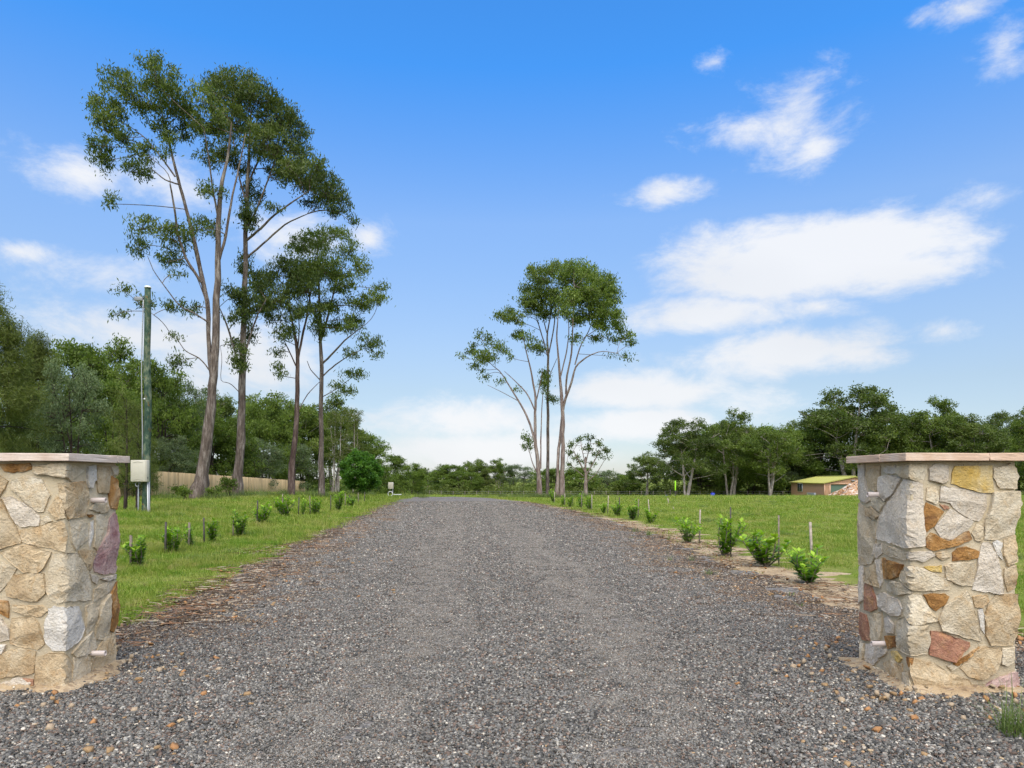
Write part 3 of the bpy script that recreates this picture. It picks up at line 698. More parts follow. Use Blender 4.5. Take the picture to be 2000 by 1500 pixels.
soil_apron('sandy soil heaped round the foot of the right pillar', 2.98, 3.764, 5.36, 6.15, 1)
soil_apron('sandy soil heaped round the foot of the left pillar', -4.149, -3.369, 5.40, 6.10, 2)

# pebbles: angular little stones, colour per stone
k = NT('pebble'); c = k.attr('tint', 'Color'); n = k.noise(k.coord('Object'), 90, 3, .7); g_ = k.mapr(n, .3, .7, .8, 1.15)
M['pebble'] = k.surf(k.mix(1.0, c, k.n('CombineXYZ', X=g_, Y=g_, Z=g_).outputs[0], 'MULTIPLY'), .85, n, .004, .5, spec=.25)
def pebble_mesh(name, n, half, smin, smax, palette, weights, rg, flat_=.6):
    cube = np.array([(-1, -1, -1), (1, -1, -1), (1, 1, -1), (-1, 1, -1), (-1, -1, 1), (1, -1, 1), (1, 1, 1), (-1, 1, 1)], float)
    q = np.array([(0, 3, 2, 1), (4, 5, 6, 7), (0, 1, 5, 4), (1, 2, 6, 5), (2, 3, 7, 6), (3, 0, 4, 7)])
    s = smin * (smax / smin) ** (rg.random(n) ** 1.6)
    V = cube[None] * np.array([.5, .5, .5]) + rg.normal(0, .17, (n, 8, 3)); V[:, 4:, :2] *= .72
    V = V * np.stack([s * rg.uniform(.8, 1.3, n), s * rg.uniform(.6, 1.0, n), s * rg.uniform(.35, .75, n) * flat_ / .6], -1)[:, None]
    a = rg.random(n) * 6.283; t = rg.normal(0, .35, n)
    ca, sa, ct, st = np.cos(a), np.sin(a), np.cos(t), np.sin(t)
    x, y, z = V[..., 0], V[..., 1], V[..., 2]
    x, z = x * ct[:, None] + z * st[:, None], -x * st[:, None] + z * ct[:, None]
    x, y = x * ca[:, None] - y * sa[:, None], x * sa[:, None] + y * ca[:, None]
    r = half * np.sqrt(rg.random(n)); b = rg.random(n) * 6.283
    V = np.stack([x + (r * np.cos(b))[:, None], y + (r * np.sin(b))[:, None], z + (s * .18 + rg.random(n) * .006)[:, None]], -1)
    Fc = (q[None] + (np.arange(n) * 8)[:, None, None]).reshape(-1, 4)
    pi = rg.choice(len(palette), n, p=np.array(weights) / sum(weights)); C = np.array(palette)[pi] * rg.uniform(.7, 1.3, (n, 1))
    return np_mesh(name, V.reshape(-1, 3), Fc, [M['pebble']], False, np.repeat(C, 8, 0))
GREYS = [(.066, .063, .056), (.135, .127, .110), (.215, .20, .172), (.13, .093, .07), (.21, .15, .112), (.35, .325, .272), (.54, .48, .38), (.36, .24, .13)]
GW = [26, 28, 22, 8, 7, 6, 1.2, .6]
rg = np.random.default_rng(21)
src = [bpy.data.objects.new('gravel_patch', pebble_mesh('gravel_patch', 340, .19, .009, .029, GREYS, GW, rg)) for _ in range(7)] + [bpy.data.objects.new('gravel_patch', pebble_mesh('gravel_patch', 260, .19, .009, .03, [(.06, .05, .04), (.12, .10, .08), (.19, .165, .135), (.15, .095, .06), (.22, .15, .09), (.34, .28, .20), (.50, .42, .30)], [20, 22, 14, 14, 9, 5, 2], rg)) for _ in range(4)] + [bpy.data.objects.new('gravel_patch', pebble_mesh('gravel_patch', 300, .19, .007, .024, [(.10, .094, .081), (.175, .163, .140), (.25, .231, .197), (.19, .143, .104), (.35, .318, .265), (.50, .44, .35)], [14, 26, 24, 12, 9, 2], rg)) for _ in range(3)]
gravel_c = patch_collection('gravel_sources', src)
pts, rot, scl, idx = [], [], [], []
def add_pt(x, y, s, nsrc, zoff=0.012, tilt=0.0):
    inside = e_left(y) + .08 < x < e_right(y) - .08
    pts.append((x, y, float(drive_z(x, y) if inside else hgt(x, y) + .012) + zoff - .010)); rot.append((0, 0, rg.random() * 6.283)); scl.append((s, s, s)); idx.append(rg.integers(nsrc))
y = 3.0
while y < 46:
    sp = .20 if y < 9 else .20 * (1 + (y - 9) * .05); s = sp / .20
    lo, hi = max(e_left(y) - .1, -.78 * y - .6), min(e_right(y) + .1, .78 * y + .6)
    x = lo
    while x < hi:
        xx, yy = x + rg.normal(0, sp * .2), y + rg.normal(0, sp * .2)
        # wheel tracks are packed finer, the ridges between them loose and coarser
        c0 = (e_left(yy) + e_right(yy)) / 2; track = math.exp(-((abs(xx - c0) - 1.0) / .42) ** 2)
        ins = min(xx - e_left(yy), e_right(yy) - xx)
        if not (abs(xx - 3.37) < .47 and abs(yy - 5.75) < .47) and not (abs(xx + 3.76) < .47 and abs(yy - 5.75) < .43) and (ins > .5 or rg.random() < .35 + ins * 1.1):
            add_pt(xx, yy, s * .85 * (1 - .35 * track) * rg.uniform(.85, 1.2), 7)
            if track > .35 + .25 * math.sin(yy * 1.3 + xx) and rg.random() < .6: idx[-1] = 11 + int(rg.integers(3))
            if track > .3:
                for q_ in range(2): add_pt(xx + rg.normal(0, sp * .35), yy + rg.normal(0, sp * .35), s * .55 * rg.uniform(.85, 1.2), 7); idx[-1] = 11 + int(rg.integers(3)) if rg.random() < .6 else idx[-1]
            if rg.random() < 1.15 - ins / 1.6: idx[-1] = 7 + int(rg.integers(4))
        x += sp
    y += sp * .9
scatter('loose_gravel', pts, rot, scl, idx, gravel_c, 'loose grey crushed stones covering the driveway', 'gravel')

# pale sandstone chips and bark litter on the verges
k = NT('litter'); c = k.attr('tint', 'Color'); n = k.noise(k.coord('Object'), 60, 3, .7); g_ = k.mapr(n, .3, .7, .75, 1.15)
M['litter'] = k.surf(k.mix(1.0, c, k.n('CombineXYZ', X=g_, Y=g_, Z=g_).outputs[0], 'MULTIPLY'), .9, spec=.1)
CHIPS = [(.40, .30, .18), (.48, .41, .31), (.34, .22, .11), (.33, .17, .07), (.42, .32, .21)]
src = [bpy.data.objects.new('chip_patch', pebble_mesh('chip_patch', 6, .45, .015, .06, CHIPS, [3, 3, 2, 1, 2], rg, .45)) for _ in range(5)]
chip_c = patch_collection('chip_sources', src)
pts, rot, scl, idx = [], [], [], []
for i in range(700):
    y = 3.8 + rg.random() ** 1.4 * 24; side = rg.random() < .5
    x = (e_left(y) + abs(rg.normal(0, .9)) - .2) if side else (e_right(y) - abs(rg.normal(0, .9)) + .7)
    if y < 7.5 and rg.random() < .55: x = rg.uniform(-.75 * y, -.42 * y) if side else rg.uniform(.36 * y, .75 * y)
    if abs(abs(x) - 3.55) < .62 and abs(y - 5.75) < .5: continue
    add_pt(x, y, rg.uniform(.5, 1.05), 5, .016)
for i in range(46):
    a = rg.random() * 6.283; cx_, cy_ = ((3.37, 5.75), (-3.76, 5.75))[i % 2]; q_ = .48 + .30 * rg.random(); m_ = max(abs(math.cos(a)), abs(math.sin(a))); add_pt(cx_ + math.cos(a) / m_ * q_, cy_ + math.sin(a) / m_ * q_, .8, 5, .05)
for (px, py) in ((140, 1400), (60, 1410), (20, 1385), (250, 1290), (1940, 1420), (1880, 1400), (1985, 1380), (1800, 1375), (1850, 1395)):
    p = hit(px, py); add_pt(p[0], p[1], .8, 5, .016)
scatter('sandstone_chips', pts, rot, scl, idx, chip_c, 'pale sandstone chips strewn along the drive edges and round the pillars', 'stone chips')

def litter_mesh(n, half):
    V = []; Q = []; C = []
    for i in range(n):
        L = rg.uniform(.05, .22) * (1.8 if rg.random() < .12 else 1); w = rg.uniform(.004, .016); a = rg.random() * math.pi; r = half * math.sqrt(rg.random()); b = rg.random() * 6.283
        c_, s_ = math.cos(a), math.sin(a); cx_, cy_ = r * math.cos(b), r * math.sin(b); m = rg.normal(0, .012); z = .012 + rg.random() * .014
        b0 = len(V)
        for t, ww in ((-.5, .5), (-.1, 1), (.25, .9), (.5, .35)):
            for sgn in (-1, 1):
                x_ = t * L; y_ = sgn * w * ww * .5 + m * (1 - 4 * t * t); V.append((cx_ + x_ * c_ - y_ * s_, cy_ + x_ * s_ + y_ * c_, z + (.006 if sgn > 0 else 0) + .03 * L * (.25 - t * t)))
        Q += [(b0, b0 + 2, b0 + 3, b0 + 1), (b0 + 2, b0 + 4, b0 + 5, b0 + 3), (b0 + 4, b0 + 6, b0 + 7, b0 + 5)]
        cc = np.array([(.15, .10, .065), (.27, .20, .13), (.10, .07, .05), (.40, .33, .24), (.24, .13, .07)][rg.integers(5)]) * rg.uniform(.7, 1.25); C += [cc] * 8
    return np_mesh('litter_patch', V, np.array(Q), [M['litter']], False, np.array(C))
src = [bpy.data.objects.new('litter_patch', litter_mesh(22, .45)) for _ in range(5)]
litter_c = patch_collection('litter_sources', src)
pts, rot, scl, idx = [], [], [], []
for i in range(700):
    y = 6.6 + rg.random() ** 1.5 * 40
    if rg.random() < .5: x = e_left(y) + rg.normal(.15, .34)
    else: x = e_right(y) + rg.normal(.35 if y < 26 else .05, .42)
    if x > 0 and rg.random() < .4: continue
    add_pt(x, y, rg.uniform(.6, 1.1), 5, .012)
scatter('bark_litter', pts, rot, scl, idx, litter_c, 'twigs and strips of bark lying along both edges of the drive', 'bark litter')

# grass
def blades(n, half, hmin, hmax, w, rg, lean=.55, seg=3):
    r = half * np.sqrt(rg.random(n)); b = rg.random(n) * 6.283
    base = np.stack([r * np.cos(b), r * np.sin(b), np.full(n, -.012)], -1)
    h = rg.uniform(hmin, hmax, n) * np.where(rg.random(n) < .1, 1.5, 1); az = rg.random(n) * 6.283; ln = np.abs(rg.normal(0, lean, n)) + .12
    dx = np.stack([np.cos(az), np.sin(az), np.zeros(n)], -1); side = np.stack([-np.sin(az), np.cos(az), np.zeros(n)], -1); ww = w * rg.uniform(.6, 1.3, n)
    V = []
    for k_ in range(seg):
        t = k_ / seg; c_ = base + dx * (h * ln * t * t)[:, None] + np.array([0, 0, 1.0]) * (h * (t - .28 * ln * t * t))[:, None]
        V += [c_ - side * (ww * (1 - .6 * t) * .5)[:, None], c_ + side * (ww * (1 - .6 * t) * .5)[:, None]]
    t = 1.0; V.append(base + dx * (h * ln)[:, None] + np.array([0, 0, 1.0]) * (h * (1 - .28 * ln))[:, None])
    m = 2 * seg + 1; V = np.stack(V, 1).reshape(-1, 3); o_ = (np.arange(n) * m)[:, None]
    Q = np.concatenate([np.stack([o_ + 2 * i, o_ + 2 * i + 1, o_ + 2 * i + 3, o_ + 2 * i + 2], -1).reshape(-1, 4) for i in range(seg - 1)]) if seg > 1 else np.zeros((0, 4), int)
    T = np.concatenate([o_ + 2 * seg - 2, o_ + 2 * seg - 1, o_ + 2 * seg], 1)
    tint = np.repeat(np.clip(rg.normal(.42, .22, n) + (rg.random(n) < .16) * .5, 0, 1), m)
    return V, Q, T, tint
def blade_mesh(name, mat, *a, **kw):
    V, Q, T, t = blades(*a, **kw); return np_mesh(name, V, [Q, T], [mat], False, t)
src = [bpy.data.objects.new('grass_patch', blade_mesh('grass_patch', M['lawn_blade'], 150, .24, .028 + .008 * i, .060 + .014 * i, .0065, rg, seg=2)) for i in range(5)]
grass_c = patch_collection('grass_sources', src)
pts, rot, scl, idx = [], [], [], []
def n2(x, y):  # patchiness of the sward
    return .5 + .25 * math.sin(.9 * x + .5 * y + 1) * math.cos(.7 * y - .3 * x) + .25 * math.sin(2.3 * x - 1.4 * y + 2)
y = 6.5
while y < 150:
    sp = max(.17, .0125 * y) ; s = sp / .17
    xl, xr = -.76 * y - 1, .78 * y + 1
    n_ = int((xr - xl) / sp)
    for x in xl + (np.arange(n_) + rg.random(n_)) * sp:
        yy = y + rg.normal(0, sp * .35)
        if yy > 64 and x < -30: continue
        dl, dr = e_left(yy) - x, x - e_right(yy)
        if yy < 84 and dl < -.02 and dr < .02: continue
        sandy = .35 + 1.6 * float(smoothstep(6, 9, yy) * (1 - .75 * smoothstep(22, 34, yy))) + .3 * math.sin(yy * 1.7) + .2 * math.sin(yy * 4.1)
        m = n2(x, yy)
        if 0 < dr < sandy and rg.random() > .10 + .5 * max(0, (dr / sandy - .6)): continue
        if -.02 <= dl < .5 and rg.random() > .25 + dl * 1.4 + .3 * math.sin(yy * 3.3): continue
        if dr > 0 and rg.random() > .02 + .95 * m: continue
        if dl > 0 and rg.random() > .35 + .85 * m: continue
        hs = (.5 + .85 * m) * rg.uniform(.7, 1.3) * (1.12 if dl > 0 and yy < 26 else 1.0) * (1.9 if rg.random() < .05 else 1.0); hz = s ** .55 * hs * (.8 if dr > 0 else 1.0)
        pts.append((x, yy, float(hgt(x, yy)))); rot.append((0, 0, rg.random() * 6.283)); scl.append((s * 1.15, s * 1.15, hz)); idx.append(rg.integers(5))
    y += sp
print('grass patches', len(pts))
scatter('lawn_grass', pts, rot, scl, idx, grass_c, 'green grass covering the ground on both sides of the drive', 'grass')
# taller weedy grass round trunks and along the far crest
src = [bpy.data.objects.new('tall_grass_patch', blade_mesh('tall_grass_patch', M['weed_blade'], 130, .4, .25, .6, .011, rg, lean=.4, seg=3)) for i in range(3)]
tall_c = patch_collection('tall_grass_sources', src)
pts, rot, scl, idx = [], [], [], []
for i in range(900):   # tussocks and weeds standing out of the sward
    y = 9 + 62 * rg.random() ** .8; x = rg.uniform(-.74 * y, .76 * y)
    if e_left(y) - .9 < x < e_right(y) + 1.9 or n2(x * .6, y * .6) < .42: continue
    pts.append((x, y, float(hgt(x, y)))); rot.append((0, 0, rg.random() * 6.28)); s = rg.uniform(.3, .75); scl.append((s, s, s * rg.uniform(.25, .5))); idx.append(rg.integers(3))
for (px, d, spread, n_) in ((390, 37.5, .9, 9), (466, 41, 1.2, 12), (570, 45, 1.0, 9), (628, 47, .9, 9), (1055, 61, 2.0, 26), (1098, 61, 2.0, 26), (1040, 62, 1.5, 10), (705, 58, 2.2, 14), (1575, 122, 5, 18), (600, 64, 6, 30), (1640, 110, 5, 10)):
    for i in range(n_):
        q = on(px, d); x, y = q[0] + rg.normal(0, spread), q[1] + rg.normal(0, .5); pts.append((x, y, float(hgt(x, y)))); rot.append((0, 0, rg.random() * 6.28)); s = rg.uniform(.6, 1.15); scl.append((s, s, s)); idx.append(rg.integers(3))
scatter('tall_grass', pts, rot, scl, idx, tall_c, 'tall weedy grass round the tree trunks', 'tall grass')

# ------------------------------------------------------------------ trees
def leaf_quads(C, L, W, rg, droop=.5, tint=None, sd=.18):
    """rhombic leaves at centres C; returns verts, quads, tint"""
    n = len(C); t = rg.normal(0, 1, (n, 3)); t[:, 2] -= droop * 1.6; t /= np.linalg.norm(t, axis=1, keepdims=True) + 1e-9
    s = np.cross(t, rg.normal(0, 1, (n, 3))); s /= np.linalg.norm(s, axis=1, keepdims=True) + 1e-9
    l = (L * rg.uniform(.6, 1.25, n))[:, None]; w = (W * rg.uniform(.7, 1.25, n))[:, None]
    V = np.stack([C - t * l * .5, C + s * w * .5 - t * l * .06, C + t * l * .5, C - s * w * .5 - t * l * .06], 1).reshape(-1, 3)
    Q = np.arange(4 * n).reshape(n, 4)
    tt = np.clip((.5 if tint is None else tint) + rg.normal(0, sd, n), 0, 1)
    return V, Q, np.repeat(tt, 4)

def curve(a, b, n, sag, rg, up=.0):
    t = np.linspace(0, 1, n)[:, None]; p = a + (b - a) * t
    L = np.linalg.norm(b - a); off = rg.normal(0, sag * L, 3); p = p + off * (4 * t * (1 - t)) * .5
    p[:, 2] += up * L * (4 * t * (1 - t))[:, 0]
    return p

def make_tree(name, label, cat, group, base, limbs, blobs, rg, leafmat, barkmat, L=.25, W=.062, dens=1.0, leaves=36, clump=.30, droop=.9, twig=.018):
    """limbs: list of (points(n,3), radii); blobs: list of (centre, radii(3), weight) in world space. Returns the tree root (trunk, crown)."""
    base = np.array(base, float); root = empty(name, tuple(base)); tag(root, label, cat, group)
    tb = Tubes(); nodes = []
    for pts_, r in limbs:
        pts_ = np.array(pts_, float) - base; r = np.array(r, float)
        # resample so limbs bend smoothly
        m = max(4, int(len(pts_) * 3)); t0 = np.linspace(0, 1, len(pts_)); t1 = np.linspace(0, 1, m)
        pp = np.stack([np.interp(t1, t0, pts_[:, i]) for i in range(3)], -1); rr = np.interp(t1, t0, r)
        pp[1:-1] = (pp[:-2] + 2 * pp[1:-1] + pp[2:]) / 4; pp[1:] += rg.normal(0, .12, (m - 1, 3)) * rr[1:, None]
        tb.add(pp, rr * rg.uniform(.94, 1.06, m), 8 if r[0] > .07 else 5); nodes += [(q, x) for q, x in zip(pp, rr)]
    NP = np.array([q for q, _ in nodes]); NR = np.array([x for _, x in nodes])
    C, TI = [], []
    for cen, rad, wgt in blobs:
        cen = np.array(cen, float) - base; rad = np.array(rad, float)
        dd = NP - cen; cost = np.linalg.norm(dd, axis=1) + 1.2 * np.maximum(dd[:, 2] + .25 * rad[2], 0) + .6 * (NR > .12)
        i = int(np.argmin(cost)); a = NP[i]; hub = cen - np.array([0, 0, .35 * rad[2]])
        r0 = max(twig * 1.1, min(NR[i] * .6, twig * (1.2 + .5 * np.mean(rad))))
        cv = curve(a, hub, 6, .12, rg, .05); tb.add(cv, np.linspace(r0, twig * .9, 6), 5)
        area = math.pi * (rad[0] + rad[1]) * .5 * rad[2]; nc = max(2, int(area * 8.0 * dens * wgt))
        tint0 = .5 + rg.normal(0, .13)
        for j in range(nc):
            v = rg.normal(0, 1, 3); v /= np.linalg.norm(v); q = cen + v * rad * (.35 + .62 * rg.random() ** .6)
            if q[2] < cen[2] - .55 * rad[2] and rg.random() < .5: q[2] += .5 * rad[2]
            if j % 2 == 0: tb.add(np.stack([hub, (hub + q) / 2 + rg.normal(0, .06, 3), q]), [twig * .8, twig * .55, twig * .35], 3)
            m = int(leaves * rg.uniform(.6, 1.4)); cl = clump * rg.uniform(.7, 1.3)
            pts_ = q + rg.normal(0, 1, (m, 3)) * np.array([cl, cl, cl * .75]) * .62
            C.append(pts_); TI.append(np.full(m, tint0 + rg.normal(0, .1)))
    C = np.concatenate(C); V, Q, T = leaf_quads(C, L, W, rg, droop, np.concatenate(TI))
    obj('trunk', tb.mesh('trunk', barkmat), root)
    obj('crown', np_mesh('crown', V, Q, [leafmat], False, T), root)
    return root

def traced(name, label, group, d, trunks, blobs, seed, leafmat, barkmat, depth=1.6, thick=.72, **kw):
    """trunks and leaf masses measured in the photograph, stood up at distance d and spread in depth"""
    rg = np.random.default_rng(seed); px0 = trunks[0][0]
    b = on(px0[0], d); limbs = []
    for i, tr in enumerate(trunks):
        n = len(tr); dv = 0.0 if i == 0 else rg.uniform(-1, 1) * depth * .8
        pts_, r = [], []
        for j, (px, py, w) in enumerate(tr):
            dd = d + dv * (j / max(1, n - 1)) ** 1.2; pts_.append(P(px, py, dd)); r.append(w * d / F * thick)
        if i == 0 or tr[0][1] > 950: pts_[0][2] = min(pts_[0][2], float(hgt(pts_[0][0], pts_[0][1]))) - .1; r[0] *= 1.25
        limbs.append((pts_, r))
    bl = []
    for (px, py, rx, ry) in blobs:
        dd = d + rg.uniform(-1, 1) * depth; k_ = dd / F; rm = .55 * (rx + ry) * k_
        bl.append((P(px, py, dd), (rx * k_, rm, ry * k_), 1.0))
        if rx * k_ > .9:   # a second mass behind or in front so that the crown is as deep as it is wide
            d2 = d - (dd - d) * rg.uniform(.5, 1.1); k2 = d2 / F; bl.append((P(px + rg.uniform(-.3, .3) * rx, py + rg.uniform(-.2, .2) * ry, d2), (rx * k2 * .75, rm, ry * k2 * .75), .6))
    return make_tree(name, label, 'tree', group, b, limbs, bl, rg, leafmat, barkmat, **kw)

GA = 'tall gum trees on the left lawn'
traced('gum_tree', 'tallest gum tree, its thick leaning trunk in front of the paling fence', GA, 38,
 [[(388, 974, 20), (396, 920, 16), (406, 850, 14), (413, 780, 12), (417, 720, 11), (421, 660, 10), (424, 540, 8), (428, 420, 6), (431, 360, 5), (446, 304, 3.5), (452, 240, 2)],
  [(414, 740, 5.5), (408, 690, 5.5), (407, 650, 5.5), (406, 592, 6), (396, 552, 6), (380, 472, 5.5), (362, 400, 4.5), (350, 360, 4), (330, 280, 3), (314, 212, 1.8)],
  [(394, 552, 4), (366, 512, 3.6), (346, 456, 3), (342, 412, 2.6), (332, 360, 2)], [(342, 345, 2.4), (310, 300, 2), (285, 270, 1.6), (258, 250, 1)], [(350, 360, 2.2), (322, 352, 1.8), (294, 328, 1)],
  [(424, 520, 4), (440, 470, 3.6), (450, 400, 3), (466, 330, 2), (480, 260, 1.2)], [(427, 430, 3), (415, 370, 2.5), (408, 310, 2), (398, 250, 1.2)],
  [(407, 630, 2.4), (380, 612, 2), (350, 598, 1.7), (322, 560, 1.4), (300, 530, 1.1), (288, 500, .8)], [(412, 728, 2), (392, 700, 1.7), (361, 686, 1.3), (345, 660, .8)], [(406, 600, 1.6), (385, 540, 1.3), (350, 500, .8)],
  [(300, 615, .8), (270, 590, .8), (240, 566, .6)]],
 [(235, 165, 45, 24), (212, 215, 36, 34), (305, 150, 42, 40), (335, 190, 34, 34), (270, 195, 48, 28), (198, 300, 20, 42), (214, 392, 14, 18), (205, 245, 24, 30), (292, 300, 34, 22), (262, 330, 36, 18), (318, 250, 22, 28), (355, 215, 28, 24),
  (325, 278, 12, 26), (278, 440, 30, 24), (338, 462, 38, 26), (270, 482, 24, 22), (400, 442, 34, 20), (330, 505, 34, 16), (345, 535, 20, 8), (290, 590, 22, 16), (238, 566, 22, 7), (340, 595, 24, 16), (376, 602, 20, 14), (225, 612, 22, 7), (350, 705, 22, 18), (335, 655, 18, 8), (405, 235, 40, 38), (388, 190, 24, 22), (405, 305, 18, 26), (412, 370, 26, 20), (375, 230, 20, 30), (250, 265, 22, 22), (180, 280, 12, 12), (360, 260, 12, 24)],
 31, M['gum_leaf'], M['bark_pink'], depth=2.0, dens=1.25)
traced('gum_tree', 'gum tree with a broad dark crown and straight grey trunk, second from the pole', GA, 42,
 [[(463, 972, 15), (466, 930, 12), (471, 850, 11), (474, 720, 9), (477, 600, 7), (480, 480, 6), (482, 380, 5), (486, 300, 3.5), (490, 220, 2)],
  [(481, 470, 3.6), (505, 450, 3.2), (535, 420, 2.6), (570, 395, 2), (605, 372, 1.3)], [(480, 505, 3), (520, 470, 2.8), (560, 435, 2.2), (600, 418, 1.2)], [(481, 450, 3), (505, 400, 2.6), (528, 340, 2), (545, 290, 1.2)],
  [(475, 735, 3.2), (460, 690, 3), (445, 640, 2.4), (428, 600, 1.4)], [(476, 700, 3), (490, 650, 2.6), (505, 610, 2), (520, 585, 1.2)], [(482, 400, 2.8), (465, 340, 2.3), (455, 270, 1.5), (450, 210, 1)], [(484, 360, 2.8), (510, 300, 2.2), (530, 240, 1.3)],
  [(471, 770, 1.2), (450, 748, 1), (430, 745, .8), (434, 700, .7), (430, 676, .5)]],
 [(430, 180, 36, 28), (462, 160, 44, 26), (505, 190, 48, 34), (543, 230, 44, 38), (572, 262, 28, 40), (462, 240, 48, 42), (522, 282, 54, 38), (560, 312, 30, 28), (442, 300, 36, 18), (480, 332, 28, 14), (552, 335, 30, 18), (600, 342, 38, 32), (642, 372, 34, 36), (665, 408, 24, 18), (684, 430, 12, 9),
  (612, 392, 26, 14), (580, 352, 30, 18), (492, 375, 18, 24), (542, 402, 20, 9), (486, 420, 11, 38), (590, 300, 18, 26), (478, 596, 22, 36), (500, 600, 24, 22), (455, 572, 16, 22), (470, 700, 13, 36), (462, 622, 18, 13), (478, 520, 12, 30), (505, 555, 20, 20), (458, 670, 10, 14), (485, 650, 12, 20), (620, 320, 20, 20)],
 32, M['gum_leaf'], M['bark_pink'], depth=2.2, dens=1.6)
traced('gum_tree', 'slender dark trunked gum tree with a low crown, third from the pole', GA, 45,
 [[(568, 968, 9), (571, 900, 8), (577, 849, 7), (581, 767, 6), (581, 686, 5), (576, 654, 3.5), (569, 621, 2.5), (560, 580, 1.5)], [(582, 700, 3.5), (592, 650, 3), (602, 605, 2.4), (608, 560, 1.5)], [(578, 715, 2), (562, 680, 1.7), (552, 660, 1)], [(584, 800, 1.5), (600, 770, 1.3), (625, 745, .8)], [(581, 690, 2), (585, 640, 1.6), (580, 590, 1)]],
 [(560, 532, 46, 28), (598, 560, 42, 32), (538, 582, 38, 28), (508, 548, 24, 30), (580, 612, 36, 16), (552, 656, 18, 18), (610, 604, 28, 16), (534, 622, 22, 12), (545, 728, 9, 18), (565, 640, 14, 14), (540, 690, 12, 10), (520, 600, 22, 20)],
 33, M['gum_leaf'], M['bark_red'], depth=1.6, dens=1.5)
traced('gum_tree', 'gum tree with layered clumps of leaves, nearest of the four to the driveway', GA, 47,
 [[(628, 968, 8), (628, 900, 7), (627, 800, 6.2), (628, 720, 5.5), (626, 660, 4.2), (624, 600, 3.4), (622, 540, 2.4), (620, 480, 1.5)], [(628, 712, 3), (650, 690, 2.6), (676, 662, 2), (705, 640, 1.2)], [(627, 665, 3), (640, 620, 2.6), (652, 570, 2), (668, 520, 1.2)], [(626, 740, 2.2), (645, 720, 2), (672, 700, 1.4), (712, 680, .8)], [(626, 640, 2.6), (608, 600, 2.2), (598, 550, 1.4)], [(628, 745, 1.6), (606, 722, 1.2), (600, 705, .8)], [(630, 775, 1.4), (660, 758, 1.1), (690, 735, .7)]],
 [(620, 470, 38, 22), (588, 482, 28, 20), (652, 458, 30, 16), (682, 490, 22, 18), (704, 520, 18, 24), (630, 522, 48, 32), (672, 552, 34, 26), (600, 532, 38, 28), (640, 600, 28, 16), (702, 592, 36, 18), (738, 582, 20, 18), (744, 562, 12, 14), (690, 640, 32, 14), (722, 668, 26, 18), (738, 690, 12, 9), (682, 622, 28, 10), (694, 730, 32, 9), (620, 640, 16, 26), (655, 752, 20, 8), (672, 764, 26, 8), (655, 640, 18, 12), (690, 690, 18, 10)],
 34, M['gum_leaf_bright'], M['bark_pink'], depth=1.7, dens=1.45)

GC = 'gum tree clump at the far right of the drive'
traced('gum_tree', 'left tree of the middle gum clump, spreading low to the left with thin foliage', GC, 62,
 [[(1054, 968, 8), (1053, 930, 7), (1051, 906, 6), (1045, 861, 5), (1045, 802, 4), (1047, 781, 3.4), (1037, 722, 2.4), (1028, 688, 1.6), (1022, 660, 1)], [(1044, 862, 3.6), (1038, 836, 3.4), (1026, 806, 3), (1014, 785, 2.6), (995, 754, 2), (978, 726, 1.6), (964, 716, 1), (948, 700, .7)], [(1044, 800, 2.2), (1030, 768, 2), (1005, 743, 1.4), (985, 725, .8)], [(1048, 780, 2), (1056, 745, 1.6), (1060, 720, 1)], [(1050, 925, 2.2), (1040, 905, 1.6), (1034, 882, 1), (1030, 870, .6)], [(1056, 915, 2.6), (1056, 870, 2.2), (1058, 800, 1.4), (1062, 750, 1)], [(1012, 783, 1.2), (985, 768, .9), (952, 752, .6)]],
 [(942, 660, 18, 12), (919, 682, 15, 12), (948, 696, 24, 18), (903, 696, 9, 7), (978, 682, 19, 12), (933, 719, 20, 9), (943, 736, 9, 6), (1016, 657, 24, 12), (1044, 674, 20, 14), (981, 747, 9, 5), (1012, 761, 9, 7), (1002, 698, 11, 6), (1030, 868, 11, 15), (1022, 852, 7, 6), (960, 672, 12, 10)],
 41, M['gum_leaf_bright'], M['bark_pale'], depth=2.2, L=.26, W=.085, clump=.36, dens=.9, thick=.66)
traced('gum_tree', 'middle tree of the middle gum clump, with a single darker upright trunk', GC, 64,
 [[(1069, 968, 5.5), (1070, 900, 5), (1070, 826, 4.5), (1070, 722, 4), (1071, 695, 3.6), (1068, 653, 2.6), (1075, 619, 2), (1080, 570, 1.2)], [(1071, 700, 2.4), (1060, 660, 2), (1048, 620, 1.5), (1035, 590, 1)], [(1072, 690, 2.4), (1082, 640, 2), (1086, 590, 1.4)], [(1068, 650, 1.8), (1055, 600, 1.4), (1055, 555, .9)], [(1072, 740, 1.4), (1079, 720, 1.2), (1088, 700, .8)]],
 [(982, 619, 26, 11), (1010, 622, 13, 16), (1034, 594, 27, 20), (1026, 563, 13, 16), (1057, 578, 28, 24), (1057, 542, 28, 22), (1082, 526, 26, 14), (1068, 612, 24, 14), (1085, 584, 20, 24), (1078, 778, 9, 11), (1064, 743, 6, 26), (1054, 681, 12, 12), (990, 610, 14, 8), (1040, 532, 14, 12)],
 42, M['gum_leaf_bright'], M['bark_pink'], depth=2.4, L=.26, W=.085, clump=.36, dens=1.2, thick=.62)
